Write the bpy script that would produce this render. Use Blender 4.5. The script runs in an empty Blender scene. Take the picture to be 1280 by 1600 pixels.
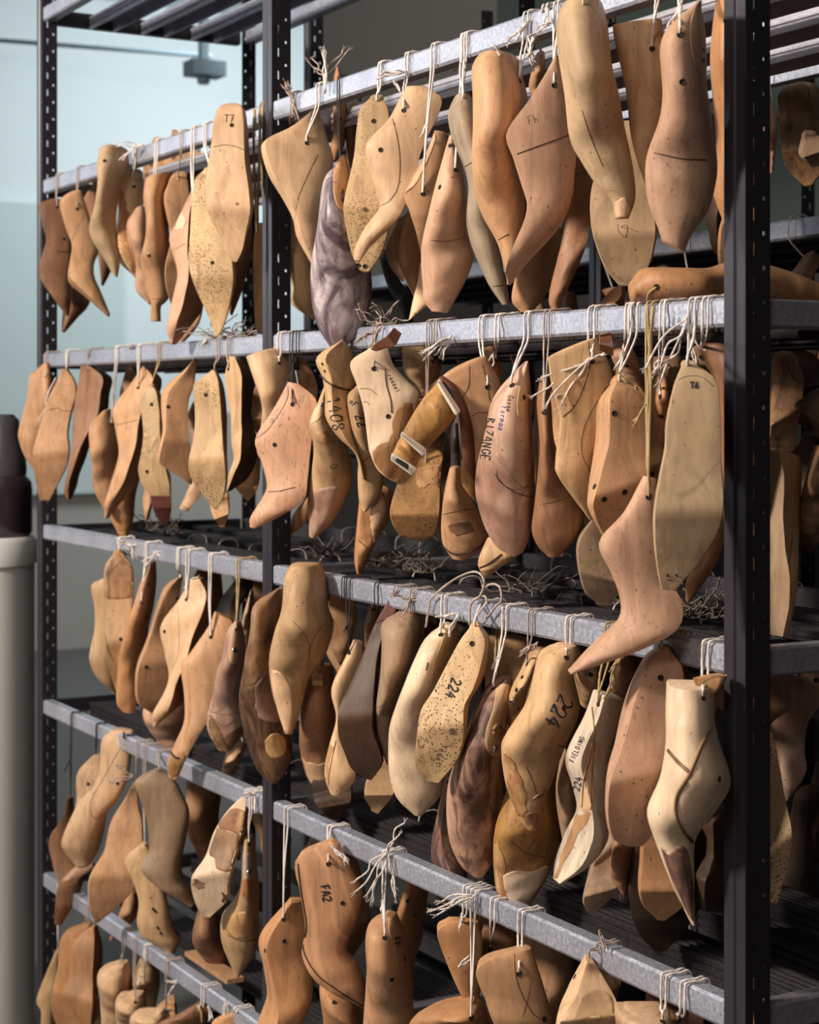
import bpy, math, random
from mathutils import Vector
from mathutils.bvhtree import BVHTree
SC = bpy.context.scene
COL = SC.collection
# ---------------------------------------------------------------- camera
BAY = 1.25                      # one bay of the rack
FPX = 2797.0                    # focal length in pixels of the 1280 x 1600 frame
HZ = 637.0                      # horizon row
FWD = Vector((-.8668, .4986, 0)); RGT = Vector((.4986, .8668, 0)); UP = Vector((0, 0, 1))
_n = Vector((2*BAY, 0, 1.55)); _z = 1.633*BAY
CAM = _n - _z*(FWD + ((1165-640)/FPX)*RGT)
cd = bpy.data.cameras.new('camera'); cam = bpy.data.objects.new('camera', cd); COL.objects.link(cam)
cam.location = CAM
cam.rotation_euler = (math.pi/2, 0, math.atan2(-FWD.x, FWD.y))
cd.sensor_fit = 'VERTICAL'; cd.sensor_height = 36; cd.lens = 36*FPX/1600
cd.shift_y = -(800-HZ)/1600; cd.shift_x = 0
cd.clip_start = .05
cd.dof.use_dof = True; cd.dof.focus_distance = 2.45; cd.dof.aperture_fstop = 7.5
SC.camera = cam
# ---------------------------------------------------------------- light
SC.view_settings.view_transform = 'Standard'; SC.view_settings.look = 'None'
SC.view_settings.gamma = 1; SC.view_settings.use_curve_mapping = False
SC.view_settings.exposure = -0.10
w = bpy.data.worlds.new('world'); SC.world = w; w.use_nodes = True
w.node_tree.nodes['Background'].inputs[0].default_value = (.95, .86, .92, 1)
w.node_tree.nodes['Background'].inputs[1].default_value = .095
def area(name, loc, target, size, power, color, size_y=None):
    ld = bpy.data.lights.new(name, 'AREA'); ld.energy = power; ld.color = color; ld.size = size
    if size_y: ld.shape = 'RECTANGLE'; ld.size_y = size_y
    o = bpy.data.objects.new(name, ld); COL.objects.link(o); o.location = loc
    o.rotation_euler = (Vector(target)-Vector(loc)).to_track_quat('-Z', 'Y').to_euler()
    return o
area('ceiling_spot', (1.5, -2.9, 2.95), (1.3, 0, 1.7), .42, 205, (1.0, .895, .775))
area('plinth_fill', (-2.6, -2.6, 2.6), (-.3, 0, .9), 1.2, 38, (.88, .95, 1.0))  # added cool fill that brightens the plinth and left-hand sides
area('right_fill', (4.0, -3.0, 3.6), (2.0, 0, 1.2), .9, 45, (1.0, .90, .80))  # unseen added fill that lifts the right-hand faces of the lasts
area('wall_wash', (-4.9, 3.4, 4.1), (-7.0, 3.2, 1.6), 2.2, 185, (.90, .965, 1.0))  # added lamp that brightens the pale far wall
# ---------------------------------------------------------------- materials
MATS = {}
def newmat(name):
    m = bpy.data.materials.new(name); m.use_nodes = True; MATS[name] = m
    nt = m.node_tree; return m, nt, nt.nodes['Principled BSDF']
def N(nt, t, **k):
    n = nt.nodes.new(t)
    for a, b in k.items():
        if a in n.inputs: n.inputs[a].default_value = b
        else: setattr(n, a, b)
    return n
def mixc(nt, fac, a, b, mode='MIX'):
    n = nt.nodes.new('ShaderNodeMix'); n.data_type = 'RGBA'; n.blend_type = mode
    for i, v in ((0, fac), (6, a), (7, b)):
        if hasattr(v, 'is_output'): nt.links.new(v, n.inputs[i])
        elif i == 0: n.inputs[0].default_value = v
        else: n.inputs[i].default_value = (*v, 1) if len(v) == 3 else v
    return n.outputs[2]
def ramp(nt, src, p0, p1, c0=0., c1=1.):
    r = nt.nodes.new('ShaderNodeValToRGB'); nt.links.new(src, r.inputs[0])
    r.color_ramp.elements[0].position = p0; r.color_ramp.elements[1].position = p1
    r.color_ramp.elements[0].color = (c0, c0, c0, 1); r.color_ramp.elements[1].color = (c1, c1, c1, 1)
    return r.outputs[0]
DK2 = (.06, .028, .014)
def wood(name, base, dark, stain=.25, speck=0., lines=0., swirl=0., fleck=.15, rough=.55, stainc=None, big=7.):
    m, nt, b = newmat(name); L = nt.links.new
    tc = N(nt, 'ShaderNodeTexCoord'); oi = N(nt, 'ShaderNodeObjectInfo')
    mul = N(nt, 'ShaderNodeMath', operation='MULTIPLY'); L(oi.outputs['Random'], mul.inputs[0]); mul.inputs[1].default_value = 37.
    add = N(nt, 'ShaderNodeVectorMath', operation='ADD'); L(tc.outputs['Object'], add.inputs[0]); L(mul.outputs[0], add.inputs[1])
    v = add.outputs[0]
    def mp(sx, sy, sz, rz=0.):
        q = N(nt, 'ShaderNodeMapping'); q.inputs['Scale'].default_value = (sx, sy, sz); q.inputs['Rotation'].default_value = (.25, rz, 0)
        L(v, q.inputs[0]); return q.outputs[0]
    def noise(vec, sc, det=4., ro=.55, dis=0.):
        q = N(nt, 'ShaderNodeTexNoise', Scale=sc, Detail=det, Roughness=ro, Distortion=dis); L(vec, q.inputs['Vector']); return q.outputs[0]
    grain = noise(mp(1, 1, .10), 90., 5., .6, .4)
    c = mixc(nt, ramp(nt, grain, .35, .75, 0, .75), base, tuple(x*.66+y*.34 for x, y in zip(base, dark)))
    bigs = noise(mp(1, 1, .45), big, 4., .6, .8)
    c = mixc(nt, ramp(nt, bigs, .54-.10*stain, .68-.14*stain, 0, min(1., stain*1.5)), c, stainc or dark)
    hi = noise(mp(1, 1, .6), 11., 2., .5)
    c = mixc(nt, ramp(nt, hi, .5, .75, 0, .30), c, tuple(min(.9, x*1.25) for x in base))
    drt = noise(mp(1, 1, .35), 30., 5., .65, 1.2)
    c = mixc(nt, ramp(nt, drt, .44, .64, 0, .42+.5*stain), c, tuple(x*.50+y*.35 for x, y in zip(base, dark)))
    drt2 = noise(mp(1.4, 1.4, .12), 34., 3., .6, .6)
    c = mixc(nt, ramp(nt, drt2, .57, .63, 0, .16+.5*stain), c, dark)
    def both(*q):
        o_ = q[0]
        for z_ in q[1:]:
            mm_ = N(nt, 'ShaderNodeMath', operation='MULTIPLY'); L(o_, mm_.inputs[0])
            if hasattr(z_, 'is_output'): L(z_, mm_.inputs[1])
            else: mm_.inputs[1].default_value = z_
            o_ = mm_.outputs[0]
        return o_
    # scattered pits and hairline scratches (contours of a slow noise)
    vp = N(nt, 'ShaderNodeTexVoronoi', Scale=75.); L(mp(1, 1, .8), vp.inputs['Vector'])
    c = mixc(nt, both(ramp(nt, vp.outputs['Distance'], .07, .13, 1, 0), ramp(nt, noise(mp(1, 1, 1), 14., 1.), .47, .52), .75), c, DK2)
    cn = noise(mp(1, 1, .5), 7., .8, .4, .5)
    sb = N(nt, 'ShaderNodeMath', operation='SUBTRACT'); L(cn, sb.inputs[0]); sb.inputs[1].default_value = .52
    ab = N(nt, 'ShaderNodeMath', operation='ABSOLUTE'); L(sb.outputs[0], ab.inputs[0])
    c = mixc(nt, both(ramp(nt, ab.outputs[0], .0012, .0038, 1, 0), ramp(nt, noise(mp(1, 1, 1), 10., 1.), .50, .56), .15+.9*stain if stain < .6 else .8), c, DK2)
    if fleck:
        f = noise(mp(1, 1, .28), 260., 2., .5)
        c = mixc(nt, ramp(nt, f, .62, .70, 0, fleck), c, dark)
    height = grain
    if lines:
        wv = N(nt, 'ShaderNodeTexWave', Scale=230., Distortion=2.5, Detail=2.); wv.bands_direction = 'Z'; L(mp(1, 1, 1), wv.inputs['Vector'])
        c = mixc(nt, ramp(nt, wv.outputs[1], .2, .9, 0, lines), c, tuple(x*.6 for x in base))
        height = wv.outputs[1]
    if swirl:
        wv = N(nt, 'ShaderNodeTexWave', Scale=9., Distortion=9., Detail=1.5); wv.inputs['Detail Scale'].default_value = .8
        wv.bands_direction = 'DIAGONAL'; L(mp(1.3, 1.3, 1), wv.inputs['Vector'])
        c = mixc(nt, ramp(nt, wv.outputs[1], .75, 1., 0, swirl), c, tuple(min(.9, x*1.35) for x in base))
    if speck:
        vo = N(nt, 'ShaderNodeTexVoronoi', Scale=230.); L(mp(1, 1, 1), vo.inputs['Vector'])
        msk = noise(mp(1, 1, 1), 9., 2.)
        a = ramp(nt, vo.outputs['Distance'], .22, .36, 1, 0)
        bb = ramp(nt, msk, .40, .56)
        mm = N(nt, 'ShaderNodeMath', operation='MULTIPLY'); L(a, mm.inputs[0]); L(bb, mm.inputs[1])
        m2 = N(nt, 'ShaderNodeMath', operation='MULTIPLY'); L(mm.outputs[0], m2.inputs[0]); m2.inputs[1].default_value = speck
        c = mixc(nt, m2.outputs[0], c, (.035, .02, .01))
    hs = N(nt, 'ShaderNodeHueSaturation'); hs.inputs['Saturation'].default_value = .95; hs.inputs['Hue'].default_value = .496; L(c, hs.inputs['Color'])
    mr = N(nt, 'ShaderNodeMapRange'); L(oi.outputs['Random'], mr.inputs[0]); mr.inputs[3].default_value = .80; mr.inputs[4].default_value = 1.10
    L(mr.outputs[0], hs.inputs['Value']); L(hs.outputs[0], b.inputs['Base Color'])
    b.inputs['Roughness'].default_value = rough; b.inputs['Specular IOR Level'].default_value = .35
    bp = N(nt, 'ShaderNodeBump', Strength=.22, Distance=.002); L(height, bp.inputs['Height']); L(bp.outputs[0], b.inputs['Normal'])
    return m
def plain(name, col, rough=.6, metal=0., var=.12, sc=40., bump=.1):
    m, nt, b = newmat(name); L = nt.links.new
    tc = N(nt, 'ShaderNodeTexCoord')
    q = N(nt, 'ShaderNodeTexNoise', Scale=sc, Detail=4.); L(tc.outputs['Object'], q.inputs['Vector'])
    c = mixc(nt, q.outputs[0], tuple(x*(1-var) for x in col), tuple(min(1, x*(1+var)) for x in col))
    L(c, b.inputs['Base Color']); b.inputs['Roughness'].default_value = rough; b.inputs['Metallic'].default_value = metal
    if bump:
        bp = N(nt, 'ShaderNodeBump', Strength=bump, Distance=.001); L(q.outputs[0], bp.inputs['Height']); L(bp.outputs[0], b.inputs['Normal'])
    return m
DK = (.13, .055, .022)
wood('lt', (.66, .42, .225), DK, .10)
wood('tan', (.52, .285, .13), DK, .18)
wood('pk', (.60, .345, .205), DK, .10, lines=.10, fleck=.35)
wood('pkl', (.64, .38, .225), DK, .08, lines=.30, fleck=.10)
wood('or', (.52, .255, .095), DK, .18)
wood('yl', (.58, .365, .17), DK, .24)
wood('ylsp', (.60, .40, .19), (.16, .08, .03), .30, speck=.9)
wood('gy', (.48, .37, .245), DK, .20, lines=.30)
wood('gyl', (.53, .355, .19), (.15, .10, .05), .22, lines=.22)
wood('gyw', (.58, .47, .34), (.14, .09, .055), .45, big=12.)
wood('gyb', (.36, .235, .135), (.10, .055, .03), .35)
wood('br', (.33, .16, .07), (.08, .03, .015), .35)
wood('brst', (.37, .20, .085), (.06, .025, .012), .75, big=9.)
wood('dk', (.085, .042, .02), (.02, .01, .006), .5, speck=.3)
wood('st', (.50, .33, .165), (.13, .055, .025), .65, big=10.)
wood('stp', (.47, .27, .17), (.08, .035, .025), 1.0, big=11.)
wood('pkm', (.56, .36, .245), (.28, .14, .09), .65, big=10.)
wood('wh', (.74, .55, .36), (.30, .17, .08), .12)
wood('fl', (.58, .32, .18), DK, .08, fleck=.75, swirl=.15)
wood('sw', (.52, .27, .125), DK, .05, swirl=.45, fleck=.05)
wood('ork', (.56, .33, .12), (.25, .09, .03), .8, big=9.)
wood('bk', (.035, .025, .028), (.01, .008, .01), .3)
wood('pu', (.13, .085, .105), (.035, .02, .028), .62, big=15., rough=.38, stainc=(.56, .46, .47), fleck=.3)
wood('cork', (.50, .26, .06), (.14, .06, .015), .30, fleck=.8)
wood('corksp', (.46, .25, .07), (.14, .06, .015), .40, speck=1., fleck=.8)
wood('rd', (.13, .035, .02), (.04, .012, .01), .4)
wood('plk', (.40, .27, .15), DK, .2)
plain('hole', (.012, .008, .006), .9, bump=0)  # near-black colour for the shade inside holes, also used for dark spots
plain('crack', (.05, .025, .014), .9, bump=0)
plain('ink', (.012, .012, .02), .5, bump=0)
plain('blue', (.03, .03, .22), .5, bump=0)
plain('pencil', (.14, .085, .06), .8, bump=0)
plain('str_shade', (.12, .095, .08), .9, sc=300., bump=.5)  # grey string with the dimness of the lower decks put into its colour
plain('strw', (.66, .59, .55), .9, sc=300., bump=.5)
plain('strg', (.38, .30, .26), .9, sc=300., bump=.5)
plain('stry', (.36, .25, .12), .9, sc=300., bump=.5)
plain('strb', (.015, .012, .014), .8, sc=300., bump=.3)
plain('leather', (.13, .045, .022), .45, var=.4)
plain('plastic', (.72, .68, .58), .4)
plain('steelpin', (.6, .6, .6), .25, 1.)
def galv(name, a, b_, rough, metal=.75):
    m, nt, b = newmat(name); L = nt.links.new
    tc = N(nt, 'ShaderNodeTexCoord')
    q = N(nt, 'ShaderNodeTexNoise', Scale=170., Detail=5., Roughness=.7); L(tc.outputs['Object'], q.inputs['Vector'])
    q2 = N(nt, 'ShaderNodeTexNoise', Scale=9., Detail=3.); L(tc.outputs['Object'], q2.inputs['Vector'])
    c = mixc(nt, ramp(nt, q.outputs[0], .38, .66), a, b_)
    c = mixc(nt, ramp(nt, q2.outputs[0], .4, .7, 0, .5), c, tuple(x*.75 for x in a))
    L(c, b.inputs['Base Color']); b.inputs['Metallic'].default_value = metal
    L(ramp(nt, q.outputs[0], .2, .8, rough-.1, rough+.15), b.inputs['Roughness'])
galv('galv', (.33, .35, .43), (.60, .62, .72), .40, .55)
galv('galvd', (.20, .19, .215), (.34, .32, .36), .42, .5)
galv('slat', (.40, .38, .43), (.52, .50, .55), .40, .5)
galv('slat_shade', (.018, .015, .017), (.036, .032, .036), .62, .0)  # slat metal with the shade of the lower decks put into its colour
MATS['slat_shade'].node_tree.nodes['Principled BSDF'].inputs['Specular IOR Level'].default_value = .12
galv('beam_shade', (.045, .042, .048), (.08, .075, .085), .45, .3)  # galvanised beam darkened in colour for the shaded back of the racks
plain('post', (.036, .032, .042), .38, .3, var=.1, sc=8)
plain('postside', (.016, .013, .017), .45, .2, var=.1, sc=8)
plain('wall', (.60, .68, .70), .9, var=.03, sc=1.2)
plain('wallgrey', (.34, .33, .30), .9, var=.06, sc=1.5)
plain('panel_shade', (.016, .013, .012), .9)  # panel colour blackened to stand in for the dim rack interior
plain('panel', (.085, .078, .072), .8, var=.06, sc=3)
plain('panelgreen', (.022, .034, .030), .8)
plain('plinth', (.80, .79, .77), .6, var=.03, sc=3)
plain('jar', (.022, .014, .016), .22)
plain('jarlid', (.05, .045, .05), .3)
plain('floor', (.10, .095, .09), .7)
plain('bluebar', (.16, .23, .27), .6)
# ---------------------------------------------------------------- helpers
def tag(o, label=None, cat=None, group=None, kind=None):
    if label: o['label'] = label
    if cat: o['category'] = cat
    if group: o['group'] = group
    if kind: o['kind'] = kind
    return o
def mk(name, verts, faces, mats, parent=None, origin=None, smooth=True, idx=None, sharp=None):
    me = bpy.data.meshes.new(name)
    org = Vector(origin) if origin is not None else Vector((0, 0, 0))
    me.from_pydata([tuple(Vector(v)-org) for v in verts], [], faces)
    for mt in (mats if isinstance(mats, (list, tuple)) else [mats]): me.materials.append(MATS[mt])
    if idx: me.polygons.foreach_set('material_index', idx)
    if smooth: me.polygons.foreach_set('use_smooth', [True]*len(me.polygons))
    me.update()
    if sharp: me.set_sharp_from_angle(angle=math.radians(sharp))
    o = bpy.data.objects.new(name, me); COL.objects.link(o)
    if parent is not None:
        o.parent = parent; o.location = org - parent.location
    else: o.location = org
    return o
def empty(name, loc):
    o = bpy.data.objects.new(name, None); COL.objects.link(o); o.location = loc; o.empty_display_size = .05; return o
class MB:
    def __init__(s): s.v = []; s.f = []
    def box(s, x0, x1, y0, y1, z0, z1):
        b = len(s.v); s.v += [(x, y, z) for z in (z0, z1) for y in (y0, y1) for x in (x0, x1)]
        s.f += [tuple(b+i for i in q) for q in ((0, 2, 3, 1), (4, 5, 7, 6), (0, 1, 5, 4), (2, 6, 7, 3), (0, 4, 6, 2), (1, 3, 7, 5))]
    def prism(s, prof, a, b, axis='x'):
        # closed profile (u, v) swept along an axis
        n = len(prof); k = len(s.v)
        for t in (a, b):
            for (u, v) in prof: s.v.append((t, u, v) if axis == 'x' else (u, t, v))
        s.f += [(k+i, k+(i+1) % n, k+n+(i+1) % n, k+n+i) for i in range(n)]
        s.f += [tuple(range(k+n-1, k-1, -1)), tuple(range(k+n, k+2*n))]
    def lathe(s, prof, cx, cy, n=40):
        k = len(s.v)
        for (r, z) in prof:
            for i in range(n):
                a = 2*math.pi*i/n; s.v.append((cx+r*math.cos(a), cy+r*math.sin(a), z))
        for j in range(len(prof)-1):
            for i in range(n): s.f.append((k+j*n+i, k+j*n+(i+1) % n, k+(j+1)*n+(i+1) % n, k+(j+1)*n+i))
        s.f.append(tuple(range(k+n-1, k-1, -1))); s.f.append(tuple(range(k+(len(prof)-1)*n, k+len(prof)*n)))
    def tube(s, pts, r, n=7, lobes=0, closed=False, taper=False):
        pts = [Vector(p) for p in pts]; k = len(s.v); m = len(pts); tw = 0.; ref = None
        for j, p in enumerate(pts):
            d = (pts[min(j+1, m-1)]-pts[max(j-1, 0)])
            if d.length < 1e-7: d = Vector((0, 0, 1))
            d.normalize()
            if ref is None: ref = Vector((1, 0, 0)) if abs(d.x) < .8 else Vector((0, 1, 0))
            u = (ref-d*ref.dot(d)); u.normalize(); w_ = d.cross(u); ref = u
            if j: tw += (p-pts[j-1]).length*500
            rr = r*(1-.75*j/(m-1)) if taper else r
            for i in range(n):
                a = 2*math.pi*i/n
                q = rr*(1+(.28*math.cos(lobes*a+tw) if lobes else 0))
                s.v.append(tuple(p+(u*math.cos(a)+w_*math.sin(a))*q))
        for j in range(m-1):
            for i in range(n): s.f.append((k+j*n+i, k+j*n+(i+1) % n, k+(j+1)*n+(i+1) % n, k+(j+1)*n+i))
        s.f.append(tuple(range(k+n-1, k-1, -1))); s.f.append(tuple(range(k+(m-1)*n, k+m*n)))
    def build(s, name, mats, parent=None, origin=None, smooth=False, sharp=None):
        return mk(name, s.v, s.f, mats, parent, origin, smooth, sharp=sharp)
def crv(pts, n=6):
    # Catmull-Rom through points of any dimension
    P = [tuple(p) for p in pts]
    if len(P) < 3:
        a, b = P[0], P[-1]; return [tuple(x+(y-x)*t/n for x, y in zip(a, b)) for t in range(n+1)]
    Q = [tuple(2*a-b for a, b in zip(P[0], P[1]))]+P+[tuple(2*a-b for a, b in zip(P[-1], P[-2]))]
    out = []
    for i in range(1, len(Q)-2):
        for k in range(n):
            t = k/n; out.append(tuple(.5*((2*b)+(c-a)*t+(2*a-5*b+4*c-d)*t*t+(3*b-a-3*c+d)*t**3) for a, b, c, d in zip(Q[i-1], Q[i], Q[i+1], Q[i+2])))
    out.append(P[-1]); return out
def ray(x, y): return FWD+((x-640)/FPX)*RGT+((HZ-y)/FPX)*UP
def onY(x, y, Y):
    d = ray(x, y); return CAM+d*((Y-CAM.y)/d.y)
def onZ(x, y, Z): return CAM+ray(x, y)*Z
# ---------------------------------------------------------------- room shell
def boxthing(name, mt, dims, kind=None, label=None, cat=None):
    m = MB(); m.box(*dims); o = m.build(name, mt); tag(o, label, cat, kind=kind); return o
boxthing('floor', 'floor', (-9, 6, -5, 8, -.1, 0), 'structure')
boxthing('wall_left', 'wall', (-7.1, -7.0, -6, 9, 1.52, 4.2), 'structure')
plain('wallpanel', (.46, .55, .55), .8, var=.02, sc=1.)
boxthing('wall_left_lower', 'wallgrey', (-7.1, -6.98, -6, 9, 0, 1.52), 'structure')
boxthing('ceiling', 'wall', (-7.1, 6, -5, 8, 4.2, 4.3), 'structure')
boxthing('wall_partition', 'panel', (-1.98, -.75, 1.75, 1.85, 1.95, 4.6), 'structure')
boxthing('wall_partition_right', 'panelgreen', (-.75, 5.5, 1.75, 1.85, 1.95, 4.6), 'structure')
boxthing('wall_partition_lower', 'panel_shade', (-1.98, 5.5, 1.74, 1.86, 0, 1.95), 'structure')  # interior darkness is painted onto this lower part
boxthing('wall_panel', 'wallpanel', (-6.98, -6.9, -3, 2.83, 1.0, 2.84), 'structure')
# blurred things in the room behind
p = onZ(318, 108, 9.0)
m = MB(); m.box(p.x-.05, p.x+.08, p.y-.09, p.y+.09, p.z-.04, p.z+.035); m.box(p.x-.02, p.x+.02, p.y-.02, p.y+.02, p.z+.05, 4.2)
m.lathe([(.03, p.z-.075), (.035, p.z-.045)], p.x, p.y, 16)
tag(m.build('ceiling_projector', 'bluebar', sharp=40), 'dark blurred projector hanging from the ceiling far behind the rack', 'projector')
a, b = onZ(-150, 52, 10.5), onZ(330, 88, 9.6)
m = MB(); m.tube([a, a*.5+b*.5, b], .013, 10)
tag(m.build('ceiling_pipe', 'bluebar', smooth=True), 'thin blue-grey pipe running across the pale wall behind the left post', 'pipe')
c = onZ(-62, 838, 4.4); R = 4.4*114/FPX
m = MB(); m.lathe([(R-.01, 0), (R, .01), (R, c.z-.07), (R+.006, c.z-.065), (R+.006, c.z-.012), (R-.004, c.z)], c.x, c.y, 64)
tag(m.build('plinth', 'plinth', smooth=True, sharp=40), 'tall pale grey round plinth beside the left end of the rack', 'plinth')
c2 = onZ(2, 838, 4.4); c2.z = c.z
jar = empty('jar', c2)
tag(jar, 'dark brown glazed jar with a stepped lid standing on the grey plinth', 'jar')
r = 4.4*48/FPX
m = MB(); m.lathe([(r*.9, c.z+.001), (r, c.z+.012), (r, c.z+.115), (r*.97, c.z+.135), (r*.8, c.z+.15)], c2.x, c2.y, 48)
m.build('jar_body', 'jar', jar, c2, True, 40)
m = MB(); m.lathe([(r*.8, c.z+.15), (r*.82, c.z+.165), (r*.78, c.z+.20), (r*.62, c.z+.245), (r*.60, c.z+.25), (r*.58, c.z+.285), (r*.4, c.z+.30)], c2.x, c2.y, 48)
m.build('jar_lid', 'jarlid', jar, c2, True, 40)
# ---------------------------------------------------------------- racks
RH = .017
LEV = [2.069, 1.661, 1.258, .846, .440, .04]
TOPZ = 2.475
DEP = .44*BAY
def plate(u0, u1, z0, z1, put, pitch=.040, slots=True):
    # perforated flange: columns edge | slot | mid | hole | edge
    w_ = u1-u0; V = []; F = []
    if slots: us = [0, .30, .385, .68, .80, 1.0]
    else: us = [0, .44, .56, 1.0]
    zs = [z0]; rows = []
    z = z0+.01
    while z+pitch < z1:
        zs += [z, z+.004, z+.009, z+.0175, z+.0225, z+.034]; z += pitch
    zs.append(z1); zs = sorted(set(round(q, 5) for q in zs))
    def solid(ci, zc):
        t = ((zc-z0-.01) % pitch) if zc > z0+.01 and zc < z else -1
        if slots:
            if ci == 1: return not (.009 > t > .0 or t > .034) if t >= 0 else True
            if ci == 3: return not (.0175 < t < .0225)
        else:
            if ci == 1: return not (.0165 < t < .0235)
        return True
    vid = {}
    def vv(i, j):
        if (i, j) not in vid: vid[(i, j)] = len(V); V.append(put(u0+w_*us[i], zs[j]))
        return vid[(i, j)]
    for j in range(len(zs)-1):
        zc = (zs[j]+zs[j+1])/2
        for i in range(len(us)-1):
            if solid(i, zc): F.append((vv(i, j), vv(i+1, j), vv(i+1, j+1), vv(i, j+1)))
    return V, F
def make_post(root, X, Y, z1, face=True, sgn=1, W=.036):
    """slotted angle: outer corner at (X, Y); one flange along -X facing the aisle, one along Y*sgn facing +X"""
    o = empty('post', (X, Y, 0)); o.parent = root; o.location = Vector((X, Y, 0))-root.location
    base = Vector((X, Y, 0))
    V, F = plate(0, W, .0, z1, lambda u, z: (X, Y+sgn*u, z))
    s = mk('side_flange', V, F, 'postside', None, base, False); s.parent = o; s.location = (0, 0, 0)
    md = s.modifiers.new('t', 'SOLIDIFY'); md.thickness = .002; md.offset = 0
    m = MB(); e = .0012
    m.prism([(X-W, Y-e), (X-W*.72, Y-e), (X-W*.66, Y-.0035), (X-W*.50, Y-.0035), (X-W*.44, Y-e), (X+e, Y-e), (X+e, Y+e), (X-W, Y+e)], 0, z1, 'z')
    f = m2 = None
    # prism along z
    k = [(x, y) for (x, y) in m.v] if False else None
    return o
MB_prism = MB.prism
def prismz(s, prof, a, b):
    n = len(prof); k = len(s.v)
    for t in (a, b):
        for (u, v) in prof: s.v.append((u, v, t))
    s.f += [(k+i, k+(i+1) % n, k+n+(i+1) % n, k+n+i) for i in range(n)]
    s.f += [tuple(range(k+n-1, k-1, -1)), tuple(range(k+n, k+2*n))]
MB.prismz = prismz
def make_post(root, X, Y, z1, sgn=1, W=.036):
    base = Vector((X, Y, 0))
    o = empty('post', base); o.parent = root; o.location = base-root.location
    V, F = plate(0, W, .0, z1, lambda u, z: (X, Y+sgn*u, z))
    s = mk('side_flange', V, F, 'postside', None, base, False); s.parent = o; s.location = (0, 0, 0)
    md = s.modifiers.new('thickness', 'SOLIDIFY'); md.thickness = .002; md.offset = 0
    m = MB(); e = .0012
    yo = Y-e if sgn > 0 else Y+e
    q = -1 if sgn > 0 else 1
    m.prismz([(X-W, yo), (X-W*.72, yo), (X-W*.66, yo+q*.0025), (X-W*.46, yo+q*.0025), (X-W*.40, yo), (X+e, yo), (X+e, yo-q*2*e), (X-W, yo-q*2*e)], 0, z1)
    f = m.build('front_flange', 'post', None, base); f.parent = o; f.location = (0, 0, 0)
    return o
def beam_x(root, x0, x1, y, z, mt, d=.026, name='beam', side=-1):
    """box beam along X with a rolled lower lip; face at y"""
    m = MB(); h = RH; s = -side
    prof = [(y, z-h+.004), (y+s*.003, z-h), (y+s*d, z-h), (y+s*d, z+h-.003), (y+s*(d-.003), z+h), (y+s*.0035, z+h), (y, z+h-.0035)]
    m.prism(prof, x0, x1); return m.build(name, mt, root, Vector(((x0+x1)/2, y, z)))
def beam_y(root, x, y0, y1, z, mt, s=-1):
    m = MB(); h = RH
    prof = [(x, z-h+.003), (x+s*.003, z-h), (x+s*.024, z-h), (x+s*.024, z+h), (x+s*.003, z+h), (x, z+h-.003)]
    m.prism(prof, y0, y1, 'y'); return m.build('side_beam', mt, root, Vector((x, (y0+y1)/2, z)))
def slat(root, x0, x1, y, z, mt='slat', w_=.062):
    m = MB(); a, b = y-w_/2, y+w_/2; t = .0016
    prof = [(a, z-.032), (a, z-.024), (a+.003, z-.0225), (a+.003, z-.0205), (a, z-.019), (a, z-.013), (a+.003, z-.0115), (a+.003, z-.0095), (a, z-.008), (a, z-.002), (a+.002, z)]
    for k in range(4):
        c_ = a+w_*(.2+.2*k); prof += [(c_-.004, z), (c_-.002, z-.003), (c_+.002, z-.003), (c_+.004, z)]
    prof += [(b-.002, z), (b, z-.002), (b, z-.032), (b-t, z-.032), (b-t, z-.006), (a+.0045, z-.006), (a+.0045, z-.032)]
    m.prism(prof, x0, x1); return m.build('deck_slat', mt, root, Vector(((x0+x1)/2, y, z)))
rack = empty('storage_rack', (0, 0, 0))
tag(rack, 'dark steel slotted-post shelving rack with galvanised front rails', 'rack')
H1 = 2.62
for X in (0, BAY, 2*BAY):
    make_post(rack, X, 0, H1)
    make_post(rack, X, DEP, H1, sgn=-1)
for z in LEV+[TOPZ]:
    for b0 in (0, 1):
        xa, xb = b0*BAY+.003, (b0+1)*BAY-.037
        beam_x(rack, xa, xb, .0015, z, 'galv')
        beam_x(rack, xa, xb, DEP-.0015, z, 'galv' if z > 1.9 else 'beam_shade', side=1)
        for k, ys in enumerate((.145, .275, .405)):
            slat(rack, xa+.002, xb-.002, ys, z+(.004 if z < TOPZ else .006), 'galv' if z > 2.2 else 'slat' if z > 1.9 else 'slat_shade')  # colour follows the light: brighter slats on top, painted shade below
    for X in (0, BAY, 2*BAY):
        beam_y(rack, X-.003, .038, DEP-.038, z-.002, 'galvd' if X else 'postside')
rack2 = empty('storage_rack', (0, .71, 0))
tag(rack2, 'second dark steel rack standing behind the first one', 'rack')
Y2 = .705; X2 = 0.0
L2 = [.25, .65, 1.05, 1.45, 1.85, 2.25]
for X in (X2, X2+BAY, X2+2*BAY):
    make_post(rack2, X, Y2, H1); make_post(rack2, X, Y2+DEP, H1, sgn=-1)
for z in L2:
    for b0 in (0, 1):
        if z > 2 : continue
        xa, xb = X2+b0*BAY+.003, X2+(b0+1)*BAY-.037
        beam_x(rack2, xa, xb, Y2+.0015, z, 'galv' if z > 1.8 else 'beam_shade'); beam_x(rack2, xa, xb, Y2+DEP-.0015, z, 'beam_shade', side=1)
        for ys in (.14, .28, .42): slat(rack2, xa+.002, xb-.002, Y2+ys, z+.004, 'slat_shade', .09)
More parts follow.
